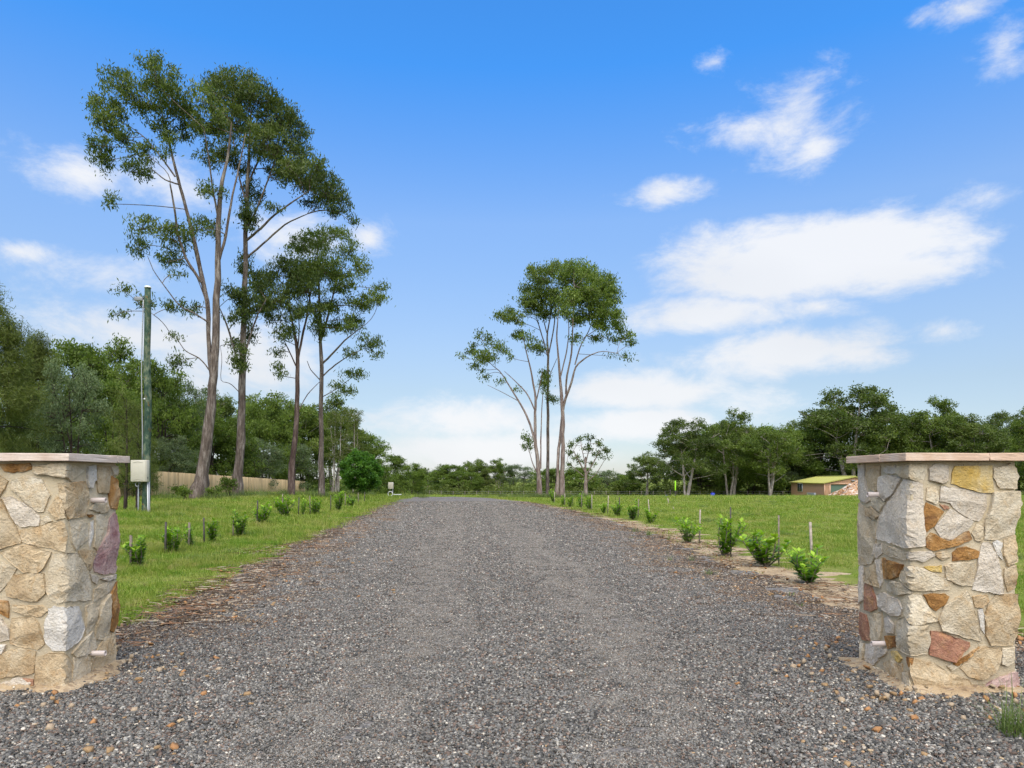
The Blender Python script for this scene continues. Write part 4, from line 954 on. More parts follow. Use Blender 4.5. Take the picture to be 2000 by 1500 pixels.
traced('gum_tree', 'right tree of the middle gum clump, with twin pale trunks and a domed crown', GC, 61,
 [[(1097, 968, 8), (1098, 920, 7), (1099, 861, 6.5), (1099, 792, 5.8), (1094, 740, 4), (1091, 702, 3.2), (1087, 660, 2.4), (1089, 629, 1.8), (1092, 580, 1)], [(1088, 968, 6), (1089, 910, 5), (1091, 878, 4.6), (1096, 833, 4.2), (1099, 800, 3.5)], [(1100, 800, 4.6), (1104, 778, 4.2), (1116, 750, 3.4), (1123, 716, 2.8), (1148, 695, 2), (1175, 685, 1.2), (1205, 690, .7)], [(1105, 770, 3), (1106, 740, 3), (1117, 690, 2.6), (1119, 619, 1.8), (1122, 560, 1)], [(1123, 712, 2.2), (1134, 674, 2), (1151, 646, 1.5), (1165, 600, 1)], [(1095, 735, 2.4), (1106, 690, 2), (1112, 650, 1.5), (1108, 600, 1)], [(1140, 660, 1.4), (1170, 640, 1.1), (1190, 610, .8)]],
 [(1123, 524, 34, 15), (1149, 533, 29, 15), (1110, 543, 29, 24), (1155, 556, 34, 24), (1182, 554, 21, 20), (1196, 578, 18, 24), (1172, 588, 29, 24), (1137, 580, 34, 24), (1116, 585, 24, 24), (1154, 612, 34, 18), (1189, 608, 24, 22), (1205, 626, 12, 18), (1172, 636, 24, 13), (1130, 626, 22, 13), (1220, 657, 16, 12), (1231, 670, 7, 9), (1168, 660, 14, 10), (1196, 660, 10, 9), (1189, 694, 11, 4), (1224, 697, 10, 8), (1127, 660, 12, 10), (1102, 612, 19, 16), (1208, 640, 10, 12)],
 43, M['gum_leaf_bright'], M['bark_pale'], depth=2.8, L=.26, W=.085, clump=.36, dens=1.25, thick=.62)
traced('small_gum_tree', 'small thin leaved gum tree standing just right of the middle gum clump', None, 100,
 [[(1144, 972, 5), (1144, 930, 4), (1143, 915, 3), (1144, 892, 2)], [(1144, 925, 2.2), (1130, 900, 1.6), (1120, 880, 1)], [(1144, 930, 2.2), (1158, 905, 1.6), (1172, 880, 1)], [(1144, 905, 1.6), (1150, 880, 1.2), (1153, 862, .8)], [(1143, 905, 1.5), (1137, 880, 1.1), (1134, 862, .8)], [(1148, 940, 1.4), (1165, 925, 1), (1180, 900, .6)], [(1140, 930, 1.2), (1122, 915, .9), (1108, 900, .6)]],
 [(1134, 858, 9, 6), (1154, 855, 8, 5), (1116, 869, 9, 6), (1172, 866, 11, 6), (1186, 879, 10, 6), (1144, 876, 11, 6), (1113, 886, 8, 6), (1165, 886, 11, 6), (1108, 906, 7, 4), (1179, 893, 9, 5), (1137, 900, 9, 5), (1158, 905, 7, 4), (1125, 893, 8, 5)],
 44, M['gum_leaf'], M['bark_pale'], depth=2.5, L=.36, W=.12, clump=.4, dens=.7, twig=.03)

# ---- bush and woodland trees: a few forms, each placed as single trees
def form(kind, seed):
    rg = np.random.default_rng(seed); limbs, bl = [], []
    if kind == 'gum':
        H, Wd = 16.0, 11.0; nst = rg.integers(2, 5)
        for i in range(nst):
            a = rg.random() * 6.28; top = np.array([math.cos(a) * Wd * .25 * rg.random(), math.sin(a) * Wd * .25 * rg.random(), H * rg.uniform(.55, .8)]); b = np.array([math.cos(a) * .35 * i, math.sin(a) * .35 * i, -.3])
            cv = curve(b, top, 7, .06, rg); limbs.append((cv, np.linspace(.24 if i else .34, .07, 7)))
            for j in range(4):
                s = cv[rg.integers(2, 6)]; a2 = a + rg.normal(0, 1.3); e = s + np.array([math.cos(a2), math.sin(a2), .75]) * rg.uniform(2, 4.2); limbs.append((curve(s, e, 5, .1, rg), np.linspace(.11, .03, 5)))
        for i in range(56):
            a = rg.random() * 6.28; r = Wd * .5 * math.sqrt(rg.random()); z = H * (.94 - .30 * (r / (Wd * .5)) ** 2 - .46 * rg.random() ** 1.3)
            s = rg.uniform(.8, 1.6); bl.append(((r * math.cos(a), r * math.sin(a), z), (s * 1.15, s * 1.15, s * .75), 1))
        return limbs, bl, M['gum_leaf_bright'] if seed % 2 else M['gum_leaf'], M['bark_white'], dict(L=.34, W=.15, leaves=32, clump=.46, dens=.5, droop=.4, twig=.03)
    if kind == 'bush':
        H, Wd = 10.0, 7.5
        for i in range(3):
            a = rg.random() * 6.28; limbs.append((curve(np.array([.3 * i, 0, -.3]), np.array([math.cos(a) * 1.2, math.sin(a) * 1.2, H * .75]), 6, .08, rg), np.linspace(.16, .04, 6)))
        for i in range(60):
            a = rg.random() * 6.28; t = rg.random() ** .8; z = H * (.10 + .84 * t); rr = Wd * .5 * math.sqrt(max(.08, 1 - ((t - .42) / .62) ** 2)) * math.sqrt(rg.uniform(.25, 1)); s = rg.uniform(.7, 1.35)
            bl.append(((rr * math.cos(a), rr * math.sin(a), z), (s * 1.1, s * 1.1, s * .8), 1))
        return limbs, bl, M['bush_leaf'], M['bark_dark'], dict(L=.27, W=.12, leaves=32, clump=.4, dens=.55, droop=.3, twig=.025)
    if kind == 'oak':   # soft feathery she-oak or cypress: upright plumes
        H, Wd = 12.0, 6.5
        limbs.append((curve(np.array([0, 0, -.3]), np.array([.2, .1, H * .92]), 8, .03, rg), np.linspace(.2, .03, 8)))
        for i in range(85):
            a = rg.random() * 6.28; t = rg.random(); z = H * (.08 + .90 * t); rr = Wd * .5 * (1 - t ** 1.6) ** .8 * math.sqrt(rg.uniform(.2, 1)) + .15; s = rg.uniform(.5, .95)
            bl.append(((rr * math.cos(a), rr * math.sin(a), z), (s, s, s * 1.25), 1))
        return limbs, bl, M['olive_leaf'], M['bark_dark'], dict(L=.34, W=.035, leaves=50, clump=.4, dens=.75, droop=-.3, twig=.02)
    if kind == 'wattle':   # grey-green, layered
        H, Wd = 9.0, 7.5
        for i in range(4):
            a = rg.random() * 6.28; limbs.append((curve(np.array([.2 * i, 0, -.3]), np.array([math.cos(a) * 2, math.sin(a) * 2, H * .8]), 6, .1, rg), np.linspace(.13, .03, 6)))
        for i in range(54):
            a = rg.random() * 6.28; t = rg.random() ** .7; z = H * (.12 + .84 * t); rr = Wd * .5 * math.sqrt(max(.1, 1 - ((t - .5) / .6) ** 2)) * math.sqrt(rg.uniform(.2, 1)); s = rg.uniform(.7, 1.2)
            bl.append(((rr * math.cos(a), rr * math.sin(a), z), (s * 1.3, s * 1.3, s * .55), 1))
        return limbs, bl, M['grey_leaf'], M['bark_dark'], dict(L=.26, W=.085, leaves=32, clump=.4, dens=.55, droop=.1, twig=.022)
    if kind == 'slim':   # slender paperbark with pale stems
        H, Wd = 12.0, 4.0
        for i in range(3):
            limbs.append((curve(np.array([.45 * i - .45, rg.normal(0, .3), -.3]), np.array([.8 * i - .8, rg.normal(0, .6), H * rg.uniform(.8, .95)]), 8, .03, rg), np.linspace(.085, .025, 8)))
        for i in range(40):
            a = rg.random() * 6.28; t = rg.random() ** .7; z = H * (.30 + .68 * t); rr = Wd * .5 * math.sqrt(rg.random()) * (1.1 - .5 * t); s = rg.uniform(.4, .8)
            bl.append(((rr * math.cos(a), rr * math.sin(a), z), (s, s, s * .9), 1))
        return limbs, bl, M['olive_leaf'], M['bark_white'], dict(L=.24, W=.08, leaves=24, clump=.36, dens=.75, droop=.5, twig=.018)
    if kind == 'round':   # dense glossy garden tree
        H, Wd = 4.3, 4.1
        limbs.append((curve(np.array([0, 0, -.2]), np.array([0, 0, 2.2]), 5, .05, rg), np.linspace(.13, .06, 5)))
        for i in range(95):
            v = rg.normal(0, 1, 3); v /= np.linalg.norm(v); r = rg.uniform(.55, .9)
            bl.append(((v[0] * Wd * .5 * r, v[1] * Wd * .5 * r, 2.15 + v[2] * 2.0 * r), (.36, .36, .30), 1.4))
        return limbs, bl, M['lush_leaf'], M['bark_dark'], dict(L=.2, W=.095, leaves=34, clump=.2, dens=1.6, droop=.2, twig=.012)

PROTO = {}
SIZE = {'gum': (16, 11), 'bush': (10, 7.5), 'oak': (12, 6.5), 'wattle': (9, 7.5), 'slim': (12, 4), 'round': (4.3, 4.1)}
def tree_of(kind, var, name, label, group, px, d, top_py, width_px, rz=None, base=None):
    key = (kind, var); H, Wd = SIZE[kind]; b = on(px, d) if base is None else base
    sz = (EYE - (top_py - HY) * d / F - b[2]) / H; sx = width_px * d / F / Wd
    if key not in PROTO:
        limbs, bl, lm, bm_, kw = form(kind, 50 + 7 * var + len(kind)); PROTO[key] = make_tree(name, label, 'tree', group, (0, 0, 0), limbs, bl, np.random.default_rng(900 + var), lm, bm_, **kw); root = PROTO[key]
    else:
        root = bpy.data.objects.new(name, None); col.objects.link(root); root.empty_display_size = .2; tag(root, label, 'tree', group)
        for ch in PROTO[key].children:
            c_ = ch.copy(); col.objects.link(c_); c_.parent = root
    root.location = tuple(b); root.scale = (sx, sx * random.uniform(.9, 1.1), sz); root.rotation_euler = (0, 0, random.random() * 6.28 if rz is None else rz)
    return root

GL = 'bush trees behind the paling fence'; GR = 'gum trees beyond the paddock on the right'; GF = 'low woodland beyond the far wire fence'
# left bush (px, distance, top row, width px)
for a in [
 ('oak', 0, 'she_oak_tree', 'feathery olive tree cut off by the left edge of the picture', -25, 30, 565, 210), ('oak', 1, 'she_oak_tree', 'feathery dark tree behind the left stone pillar, right of the leftmost one', 75, 38, 668, 130),
 ('bush', 0, 'bush_tree', 'tall green tree far behind the left stone pillar, showing between the feathery trees', 130, 52, 662, 190), ('bush', 1, 'bush_tree', 'rounded pale green tree just left of the power pole', 215, 44, 745, 130),
 ('gum', 0, 'gum_tree', 'open crowned gum tree rising behind the power pole', 235, 62, 648, 190), ('wattle', 0, 'wattle_tree', 'grey green layered tree above the left pillar cap', 140, 36, 705, 130),
 ('bush', 2, 'bush_tree', 'dark bushy tree right of the power pole', 318, 52, 705, 130), ('wattle', 1, 'wattle_tree', 'grey green tree behind the fence, left of the tallest gum trunk', 350, 58, 742, 110),
 ('bush', 0, 'bush_tree', 'shady bush tree behind the trunk of the tallest gum', 400, 62, 790, 120), ('gum', 1, 'gum_tree', 'wispy gum tree showing between the two thickest trunks', 412, 84, 738, 110),
 ('bush', 1, 'bush_tree', 'bush tree filling the gap between the two thickest trunks', 440, 64, 815, 110), ('gum', 2, 'gum_tree', 'wide dark gum tree right of the second thick trunk', 540, 86, 748, 150),
 ('bush', 2, 'bush_tree', 'bright green rounded tree left of the slender dark trunk', 515, 74, 778, 110), ('wattle', 0, 'wattle_tree', 'grey green tree low behind the fence, by the second thick trunk', 505, 68, 855, 90),
 ('bush', 0, 'bush_tree', 'dark tree between the two slender trunks', 600, 92, 790, 110), ('gum', 0, 'gum_tree', 'gum tree with ragged top right of the last slender trunk', 655, 96, 760, 120),
 ('slim', 0, 'paperbark_tree', 'slender pale stemmed tree left of the round green shrub', 655, 74, 800, 50), ('slim', 1, 'paperbark_tree', 'slender pale stemmed tree rising behind the round green shrub', 690, 80, 798, 55),
 ('bush', 1, 'bush_tree', 'loose green tree sloping down behind the round green shrub', 715, 105, 845, 90), ('wattle', 1, 'wattle_tree', 'low grey green tree behind the paling fence end', 575, 80, 868, 80),
 ('oak', 1, 'she_oak_tree', 'feathery dark tree just behind the power pole meter box', 262, 40, 800, 90), ('bush', 2, 'bush_tree', 'low dark tree under the feathery trees at far left', 20, 42, 790, 150),
 ('wattle', 0, 'wattle_tree', 'low wattle behind the fence right of the meter box', 330, 50, 850, 90),
]:
    tree_of(a[0], a[1], a[2], a[3], GL, *a[4:])
tree_of('round', 0, 'round_shrub', 'dense round bright green shrub tree beside the end of the left lawn', None, 704, 58, 872, 92)
# far middle
for a in [
 ('bush', 0, 'bush_tree', 'dark tree right of the round green shrub, behind the far meter box', 762, 125, 888, 75), ('bush', 2, 'bush_tree', 'rounded tree at the left end of the far fence', 800, 150, 905, 60), ('gum', 1, 'gum_tree', 'sparse gum tree on the skyline above the left end of the crest', 832, 185, 910, 60),
 ('bush', 1, 'bush_tree', 'broad low tree beyond the crest of the drive', 880, 170, 907, 75), ('gum', 2, 'gum_tree', 'dark flat topped gum above the crest of the drive', 926, 190, 889, 62), ('gum', 0, 'gum_tree', 'gum with two separate leaf clumps left of the middle gum clump', 976, 190, 892, 56),
 ('wattle', 1, 'wattle_tree', 'pale low spreading tree left of the middle gum clump', 1012, 185, 908, 70), ('bush', 2, 'bush_tree', 'dark tree low behind the crest of the drive', 905, 165, 920, 70), ('oak', 0, 'she_oak_tree', 'brownish upright tree low behind the far fence, left of the middle gum clump', 948, 168, 918, 40),
 ('bush', 0, 'bush_tree', 'bush seen through the trunks of the middle gum clump', 1072, 175, 915, 80), ('bush', 1, 'bush_tree', 'bush at the foot of the small thin leaved gum tree', 1130, 170, 912, 80), ('wattle', 0, 'wattle_tree', 'low tree right of the small thin leaved gum tree', 1190, 175, 918, 80),
 ('gum', 1, 'gum_tree', 'gum with flat layered crown at the left end of the right hand trees', 1262, 160, 877, 80), ('bush', 2, 'bush_tree', 'low bush between the small gum and the right hand trees', 1225, 165, 925, 60), ('wattle', 1, 'wattle_tree', 'olive low tree on the skyline at the far left of the crest', 858, 200, 918, 60),
]:
    tree_of(a[0], a[1], a[2], a[3], GF, *a[4:])
# right
for a in [
 ('gum', 3, 'gum_tree', 'white trunked gum, leftmost of the tall trees left of the shed', 1342, 142, 810, 118), ('gum', 0, 'gum_tree', 'tall gum with one pale trunk, second from left in the right hand trees', 1432, 146, 792, 115), ('gum', 2, 'gum_tree', 'rounded gum just left of the shed with several pale stems', 1502, 140, 816, 125),
 ('gum', 1, 'gum_tree', 'dark gum behind, directly above the left end of the shed', 1548, 165, 812, 110), ('gum', 3, 'gum_tree', 'tallest and widest gum on the right, rising behind the shed roof', 1660, 152, 745, 190), ('gum', 2, 'gum_tree', 'ragged topped gum above the left end of the right pillar cap', 1745, 158, 785, 150),
 ('gum', 0, 'gum_tree', 'gum showing over the middle of the right pillar cap', 1825, 150, 768, 130), ('gum', 1, 'gum_tree', 'leafy gum over the right half of the right pillar cap', 1895, 146, 800, 130), ('gum', 3, 'gum_tree', 'dark gum at the right edge of the picture above the pillar', 1975, 150, 795, 110),
 ('gum', 2, 'gum_tree', 'gum standing outside the right edge of the picture, a sprig of it showing', 2060, 120, 765, 130), ('bush', 0, 'bush_tree', 'dense tree low behind the shed roof', 1600, 158, 825, 130), ('bush', 2, 'bush_tree', 'dense tree behind the right pillar, low', 1720, 156, 845, 130), ('bush', 1, 'bush_tree', 'dark bush under the right hand gums, left of the shed', 1470, 158, 845, 130), ('bush', 0, 'bush_tree', 'dark bush under the leftmost white trunked gum', 1375, 162, 850, 120),
 ('bush', 1, 'bush_tree', 'dense tree filling the gap left of the shed, behind the pale stems', 1415, 168, 828, 140), ('bush', 0, 'bush_tree', 'dense tree between the shed roof and the tallest right hand gum', 1640, 166, 800, 140), ('bush', 2, 'bush_tree', 'dense dark tree left of the shed under the rounded gum', 1525, 164, 832, 130), ('bush', 0, 'bush_tree', 'dense dark tree behind the middle of the right pillar cap', 1790, 166, 815, 150), ('bush', 1, 'bush_tree', 'dense dark tree behind the right half of the right pillar cap', 1900, 164, 830, 140),
 ('bush', 2, 'bush_tree', 'dense low tree behind the right pillar towards the picture edge', 1850, 160, 860, 150), ('bush', 1, 'bush_tree', 'dense low tree right of the right pillar at the picture edge', 1980, 158, 850, 150), ('wattle', 0, 'wattle_tree', 'low shady tree directly behind the shed left wall', 1540, 160, 900, 90),
]:
    tree_of(a[0], a[1], a[2], a[3], GR, *a[4:])

# undergrowth: dense scrub nobody could count, below the tree crowns
def scrub(name, label, spans, mat, seed, L, W, n):
    rg = np.random.default_rng(seed); C, T = [], []
    for px0, d0, px1, d1, hmax, depth in spans:
        for i in range(n):
            t = rg.random(); d = d0 + (d1 - d0) * t + rg.random() * depth; px = px0 + (px1 - px0) * t; x = (px - CX) * d / F + rg.normal(0, .4)
            hh = hmax * (.55 + .45 * math.sin(x * .9 + 3 * t) * math.cos(x * .37)); z = float(hgt(x, d)) + hh * rg.random() ** .7; m = 26
            C.append(np.array([x, d, z]) + rg.normal(0, 1, (m, 3)) * .42 * hmax / 3); T.append(np.full(m, .4 + rg.normal(0, .15)))
    V, Q, t_ = leaf_quads(np.concatenate(C), L, W, rg, .2, np.concatenate(T))
    tag(obj(name, np_mesh(name, V, Q, [mat], False, t_)), label, 'undergrowth', kind='stuff')
scrub('undergrowth', 'dark scrub behind the paling fence under the bush trees', [(-120, 36, 260, 46, 3.2, 6), (260, 47, 620, 98, 3.6, 8), (600, 92, 800, 130, 3.2, 8)], M['bush_leaf'], 71, .26, .11, 420)
scrub('undergrowth', 'low scrub behind the far wire fence', [(740, 154, 1000, 160, 3.0, 12), (1000, 160, 1300, 160, 3.0, 12), (1280, 156, 1560, 156, 3.4, 10), (1560, 156, 2100, 150, 4.0, 10)], M['olive_leaf'], 72, .5, .24, 380)
scrub('distant_woodland', 'continuous line of distant woodland beyond the far trees', [(640, 262, 1100, 262, 9.5, 22), (1080, 262, 1560, 262, 9.5, 22), (1540, 250, 2150, 240, 10, 20)], M['olive_leaf'], 73, .9, .45, 420)

# ------------------------------------------------------------------ timber paling fence
pf0, pf1 = (150.0, 35.0), (596.0, 82.0)
A_, B_ = np.array([(pf0[0] - CX) * pf0[1] / F, pf0[1]]), np.array([(pf1[0] - CX) * pf1[1] / F, pf1[1]])
fence = empty('paling_fence', (B_[0], B_[1], float(hgt(*B_)))); tag(fence, 'long pale timber paling fence behind the tall gum trunks', 'fence')
fo = np.array(fence.location); Lf = np.linalg.norm(B_ - A_); dirf = (B_ - A_) / Lf; ang = math.atan2(dirf[1], dirf[0])
mb = MB(); mb.box(-.072, .072, -.009, .009, 0, 1.0); pal = np_mesh('paling', np.array(mb.v), np.array(mb.q), [M['paling']])
n_ = int(Lf / .152); rf = random.Random(4)
def fence_top(t): d = pf0[1] + (pf1[1] - pf0[1]) * t; px = CX + F * (A_[0] + (B_[0] - A_[0]) * t) / d; py = np.interp(px, [150, 300, 400, 500, 596], [909, 920, 926.5, 933, 940]); return EYE - (py - HY) * d / F
keep = []
for i in range(n_):
    t = (i + .5) / n_; q = A_ + (B_ - A_) * t; keep.append((t, q))
for t, q in keep:
    z0 = float(hgt(*q)) - .12; zt = fence_top(t) + rf.uniform(-.012, .012)
    o = bpy.data.objects.new('paling', pal); link(o, fence); o.location = (q[0] - fo[0], q[1] - fo[1], z0 - fo[2]); o.scale = (rf.uniform(.9, 1.03), 1, zt - z0); o.rotation_euler = (rf.uniform(-.006, .006), rf.uniform(-.01, .01), ang)
for zr in (.35, 1.0, 1.5):
    mb = MB(); pts_ = []
    for t in np.linspace(0, 1, 20):
        q = A_ + (B_ - A_) * t + np.array([-dirf[1], dirf[0]]) * .035; pts_.append((q[0] - fo[0], q[1] - fo[1], fence_top(t) - 1.75 + zr - fo[2]))
    mb.tube(pts_, .035, 4); mb.build('rail', M['paling'], fence)

# ------------------------------------------------------------------ power pole with meter box
PD = 24.0; pb = on(284, PD); print('pole base z', pb, 'px row', HY + (EYE - pb[2]) * F / PD)
pole = empty('power_pole', tuple(pb)); tag(pole, 'weathered green timber power pole with a beige meter box', 'power pole')
H_ = EYE - (562 - HY) * PD / F - pb[2]; k_ = PD / F
mb = MB(); zs = np.linspace(-.3, H_, 24)
def lean(z): return .11 * z / H_ + .03 * math.sin(z / H_ * 5.0)
mb.tube([(lean(z) + .012 * math.sin(z * 2.2), .01 * math.cos(z * 1.7), z) for z in zs], [.128 - .030 * max(z, 0) / H_ + .004 * math.sin(z * 3.1) for z in zs], 18); mb.build('post', M['pole'], pole, True)
mb = MB(); mb.tube([(lean(H_), 0, H_ - .01), (lean(H_), 0, H_ + .03), (lean(H_), 0, H_ + .055)], [.108, .108, .08], 18); mb.build('pole_cap', M['white_paint'], pole, True)
mb = MB(); mb.bevbox(-.35, -.07, -.06, .06, H_ - .44, H_ - .31, .008); arm = mb.build('bracket_arm', M['metal_grey'], pole)
mb = MB(); mb.bevbox(-.362, -.352, -.05, .05, H_ - .43, H_ - .32, .003); mb.build('arm_end', M['dark'], arm)
zb = EYE - (941 - HY) * k_ - pb[2]; zt = EYE - (899 - HY) * k_ - pb[2]
mb = MB(); mb.bevbox(-.31, .22, -.36, -.15, zb, zt, .02); bx_ = mb.build('meter_box', M['box_beige'], pole)
mb = MB(); mb.bevbox(-.297, .192, -.378, -.361, zb + .012, zt - .012, .008); dr_ = mb.build('box_door', M['box_beige'], bx_)
mb = MB()
for zz, s in ((zt - .09, 1), (zb + .055, 1)): mb.tube([(-.21, -.379, zz), (-.15, -.381, zz + .012), (-.05, -.382, zz + .035), (.05, -.381, zz + .012), (.11, -.379, zz)], .006, 5)
mb.build('door_rib', M['box_edge'], bx_)
mb = MB(); mb.box(.222, .232, -.3, -.27, zb + .1, zb + .16); mb.build('latch', M['dark'], bx_)
mb = MB(); mb.tube([(lean(z) - (.128 - .030 * z / H_) - .012 - .05 * math.sin(math.pi * (z - zt) / (H_ - zt)) ** 2, -.05, z) for z in np.linspace(zt, H_ - .42, 20)], .018, 8); mb.build('cable_conduit', M['conduit'], pole, True)
mb = MB(); mb.tube([(-.17, -.14, -.2), (-.165, -.14, .3), (-.16, -.14, zb + .02)], .022, 8); mb.build('ground_conduit', M['conduit'], pole, True)
for xx, mt in ((.155, 'white_paint'), (.205, 'conduit')):
    mb = MB(); mb.tube([(xx + .02, -.14, -.2), (xx, -.14, .3), (xx - .01, -.14, zb + .01)], .02, 8); mb.build('ground_conduit', M[mt], pole, True)
mb = MB(); mb.tube([(-.13 + .07 * math.cos(a), -.22 - .01 * a, zb - .08 + .07 * math.sin(a)) for a in np.linspace(0, 5.6, 18)], .014, 6); mb.build('conduit_bend', M['conduit'], pole, True)
mb = MB(); mb.tube([(.045, -.135, EYE - (780 - HY) * k_ - pb[2]), (.045, -.16, EYE - (780 - HY) * k_ - pb[2])], .026, 10); mb.build('marker_disc', M['white_paint'], pole)

# far meter box on its post with hose coil
fb_ = on(763.5, 62.0); fk = 62 / F
fm = empty('far_meter_box', tuple(fb_)); tag(fm, 'small beige meter box on a post with a coiled hose, beside the drive end', 'meter box')
zz = lambda py: EYE - (py - HY) * fk - fb_[2]
mb = MB(); mb.bevbox(-.22, .22, -.13, .08, zz(955), zz(942), .015); q = mb.build('box', M['box_beige'], fm)
mb = MB(); mb.bevbox(-.205, .205, -.147, -.131, zz(955) + .015, zz(942) - .015, .006); mb.build('box_door', M['box_beige'], q)
mb = MB(); mb.tube([(.15, 0, -.2), (.15, 0, zz(955))], .035, 8); mb.build('post', M['conduit'], fm)
mb = MB(); mb.tube([(-.03 + .2 * math.cos(a), -.09 - .006 * a, zz(964.5) + .2 * math.sin(a)) for a in np.linspace(0, 18, 60)], .026, 6); mb.build('hose_coil', M['white_paint'], fm, True)
mb = MB(); mb.tube([(.15, -.06, zz(965.8)), (.5, -.06, zz(965.9)), (.92, -.06, zz(965.8))], .035, 8); mb.build('tap_pipe', M['white_paint'], fm, True)

# ------------------------------------------------------------------ far wire fence
wf = empty('wire_fence', tuple(on(1000, 150))); tag(wf, 'far post and wire fence along the edge of the woodland', 'fence'); wo = np.array(wf.location)
mb = MB(); mb.tube([(0, 0, -.2), (0, 0, 1.25)], [.07, .06], 6); pm = np_mesh('post', np.array(mb.v), [np.array(mb.q), np.array(mb.t)], [M['stake_wood']])
pxs = list(np.arange(770, 2040, 23.0)); tops = []
for px in pxs:
    q = on(px, 150); o = bpy.data.objects.new('post', pm); link(o, wf); o.location = tuple(q - wo); tops.append(q - wo)
for hz in (.35, .75, 1.15):
    mb = MB(); mb.tube([(t[0], t[1] - .07, t[2] + hz) for t in tops], .012, 4); mb.build('wire', M['wire'], wf)

# ------------------------------------------------------------------ farm shed
sb = np.array([54.5, 125.0]); sz = float(hgt(*sb)); shed = empty('farm_shed', (sb[0], sb[1], sz)); tag(shed, 'tan corrugated shed with yellow green roof and green roller door', 'shed')
SW, SL, EH, RH = 10.4, 15.0, 2.5, 3.55
def ribbed(x0, x1, zfun, axis, fixed, sgn, pitch=.38):
    """ribbed sheet wall: trapezoid ribs stand proud of the flats"""
    us_ = []; u = x0
    while u < x1 - 1e-6:
        for du, pz in ((0, 0), (pitch * .62, 0), (pitch * .72, .035), (pitch * .9, .035)):
            if u + du < x1: us_.append((u + du, pz))
        u += pitch
    us_.append((x1, 0)); V = []
    for u, pz in us_:
        for z in (-.4, zfun(u)): V.append((u, fixed + sgn * pz, z) if axis == 'x' else (fixed + sgn * pz, u, z))
    n = len(us_); return V, [(2 * i, 2 * i + 2, 2 * i + 3, 2 * i + 1) for i in range(n - 1)]
mb = MB(); mb.add(*ribbed(0, SL, lambda u: EH, 'y', 0, -1)); w_ = mb.build('side_wall', M['shed_wall'], shed)
gab = lambda u: EH + (RH - EH) * (1 - abs(u - SW / 2) / (SW / 2))
mb = MB()
for (a, b) in ((0, 1.05), (6.1, SW)): mb.add(*ribbed(a, b, gab, 'x', 0, -1))
V, Q = ribbed(1.05, 6.1, gab, 'x', 0, -1); V = [(v[0], v[1], v[2] if v[2] > 0 else 2.15) for v in V]; mb.add(V, Q); mb.build('gable_wall', M['shed_wall'], shed)
mb = MB(); mb.add(*ribbed(0, SL, lambda u: EH, 'y', SW, 1)); mb.build('side_wall', M['shed_wall'], shed)
mb = MB(); mb.add(*ribbed(0, SW, gab, 'x', SL, 1)); mb.build('gable_wall', M['shed_wall'], shed)
mb = MB(); V, Q = [], []
for i, z in enumerate(np.linspace(-.3, 2.15, 26)): V += [(1.05, .12 + .025 * (i % 2), z), (6.1, .12 + .025 * (i % 2), z)]
mb.add(V, [(2 * i, 2 * i + 1, 2 * i + 3, 2 * i + 2) for i in range(25)]); mb.build('roller_door', M['roller'], shed)
for s in (0, 1):   # roof sheets with ribs running from ridge to eave
    V, Q = [], []; n = 0; y = -.3
    while y < SL + .3:
        for dy, up in ((0, 0), (.3, 0), (.36, .045), (.44, .045)):
            e = (-.25, EH - .06 + up) if s == 0 else (SW + .25, EH - .06 + up); V += [(e[0], y + dy, e[1] + .05), (SW / 2, y + dy, RH + .03 + up)]; n += 1
        y += .5
    mb = MB(); mb.add(V, [(2 * i, 2 * i + 1, 2 * i + 3, 2 * i + 2) for i in range(n - 1)]); mb.build('roof_sheet', M['shed_roof'], shed)
mb = MB(); mb.tube([(SW / 2, -.3, RH + .07), (SW / 2, SL + .3, RH + .07)], .11, 8); mb.build('ridge_cap', M['shed_roof'], shed)
for s in (-1, 1):
    x = -.3 if s < 0 else SW + .3; mb = MB(); mb.box(x - .06, x + .06, -.3, SL + .3, EH - .16, EH + .0); mb.build('gutter', M['shed_roof'], shed)
mb = MB(); mb.add([(-.25, -.33, EH - .14), (-.25, -.33, EH + .04), (SW / 2, -.33, RH + .1), (SW / 2, -.33, RH - .08), (SW + .25, -.33, EH + .04), (SW + .25, -.33, EH - .14)], [(0, 3, 2, 1), (3, 5, 4, 2)]); mb.build('barge_board', M['shed_roof'], shed)
for (x0, x1) in ((-.09, .09),):
    mb = MB(); mb.box(-.10, .10, -.10, .10, -.4, EH - .1); mb.build('corner_flashing', M['shed_trim'], shed)
mb = MB(); mb.box(.8, 1.05, -.09, .1, -.3, 2.2); mb.box(.8, 6.3, -.095, .1, 2.2, 2.4); mb.build('door_frame', M['shed_trim'], shed)
mb = MB(); mb.box(-.12, -.04, 9.3, 11.6, .75, 2.35); wi = mb.build('window', M['white_paint'], shed)
for (a, b) in ((9.4, 10.4), (10.5, 11.5)):
    mb = MB(); mb.box(-.14, -.122, a, b, .85, 2.25); mb.build('pane', M['glass'], wi)
mb = MB(); mb.bevbox(4.6, 5.2, -.35, -.1, 2.75, 2.95, .03); mb.build('lamp', M['metal_grey'], shed)
mb = MB(); mb.bevbox(-1.4, -1.0, 1.2, 4.4, -.1, .75, .05)
sp_o = mb.build('metal_trough', M['metal_grey'], None, loc=(sb[0], sb[1] - .2, float(hgt(sb[0] - 1.2, sb[1] + 2)))); tag(sp_o, 'low grey metal trough against the side wall of the shed', 'trough')

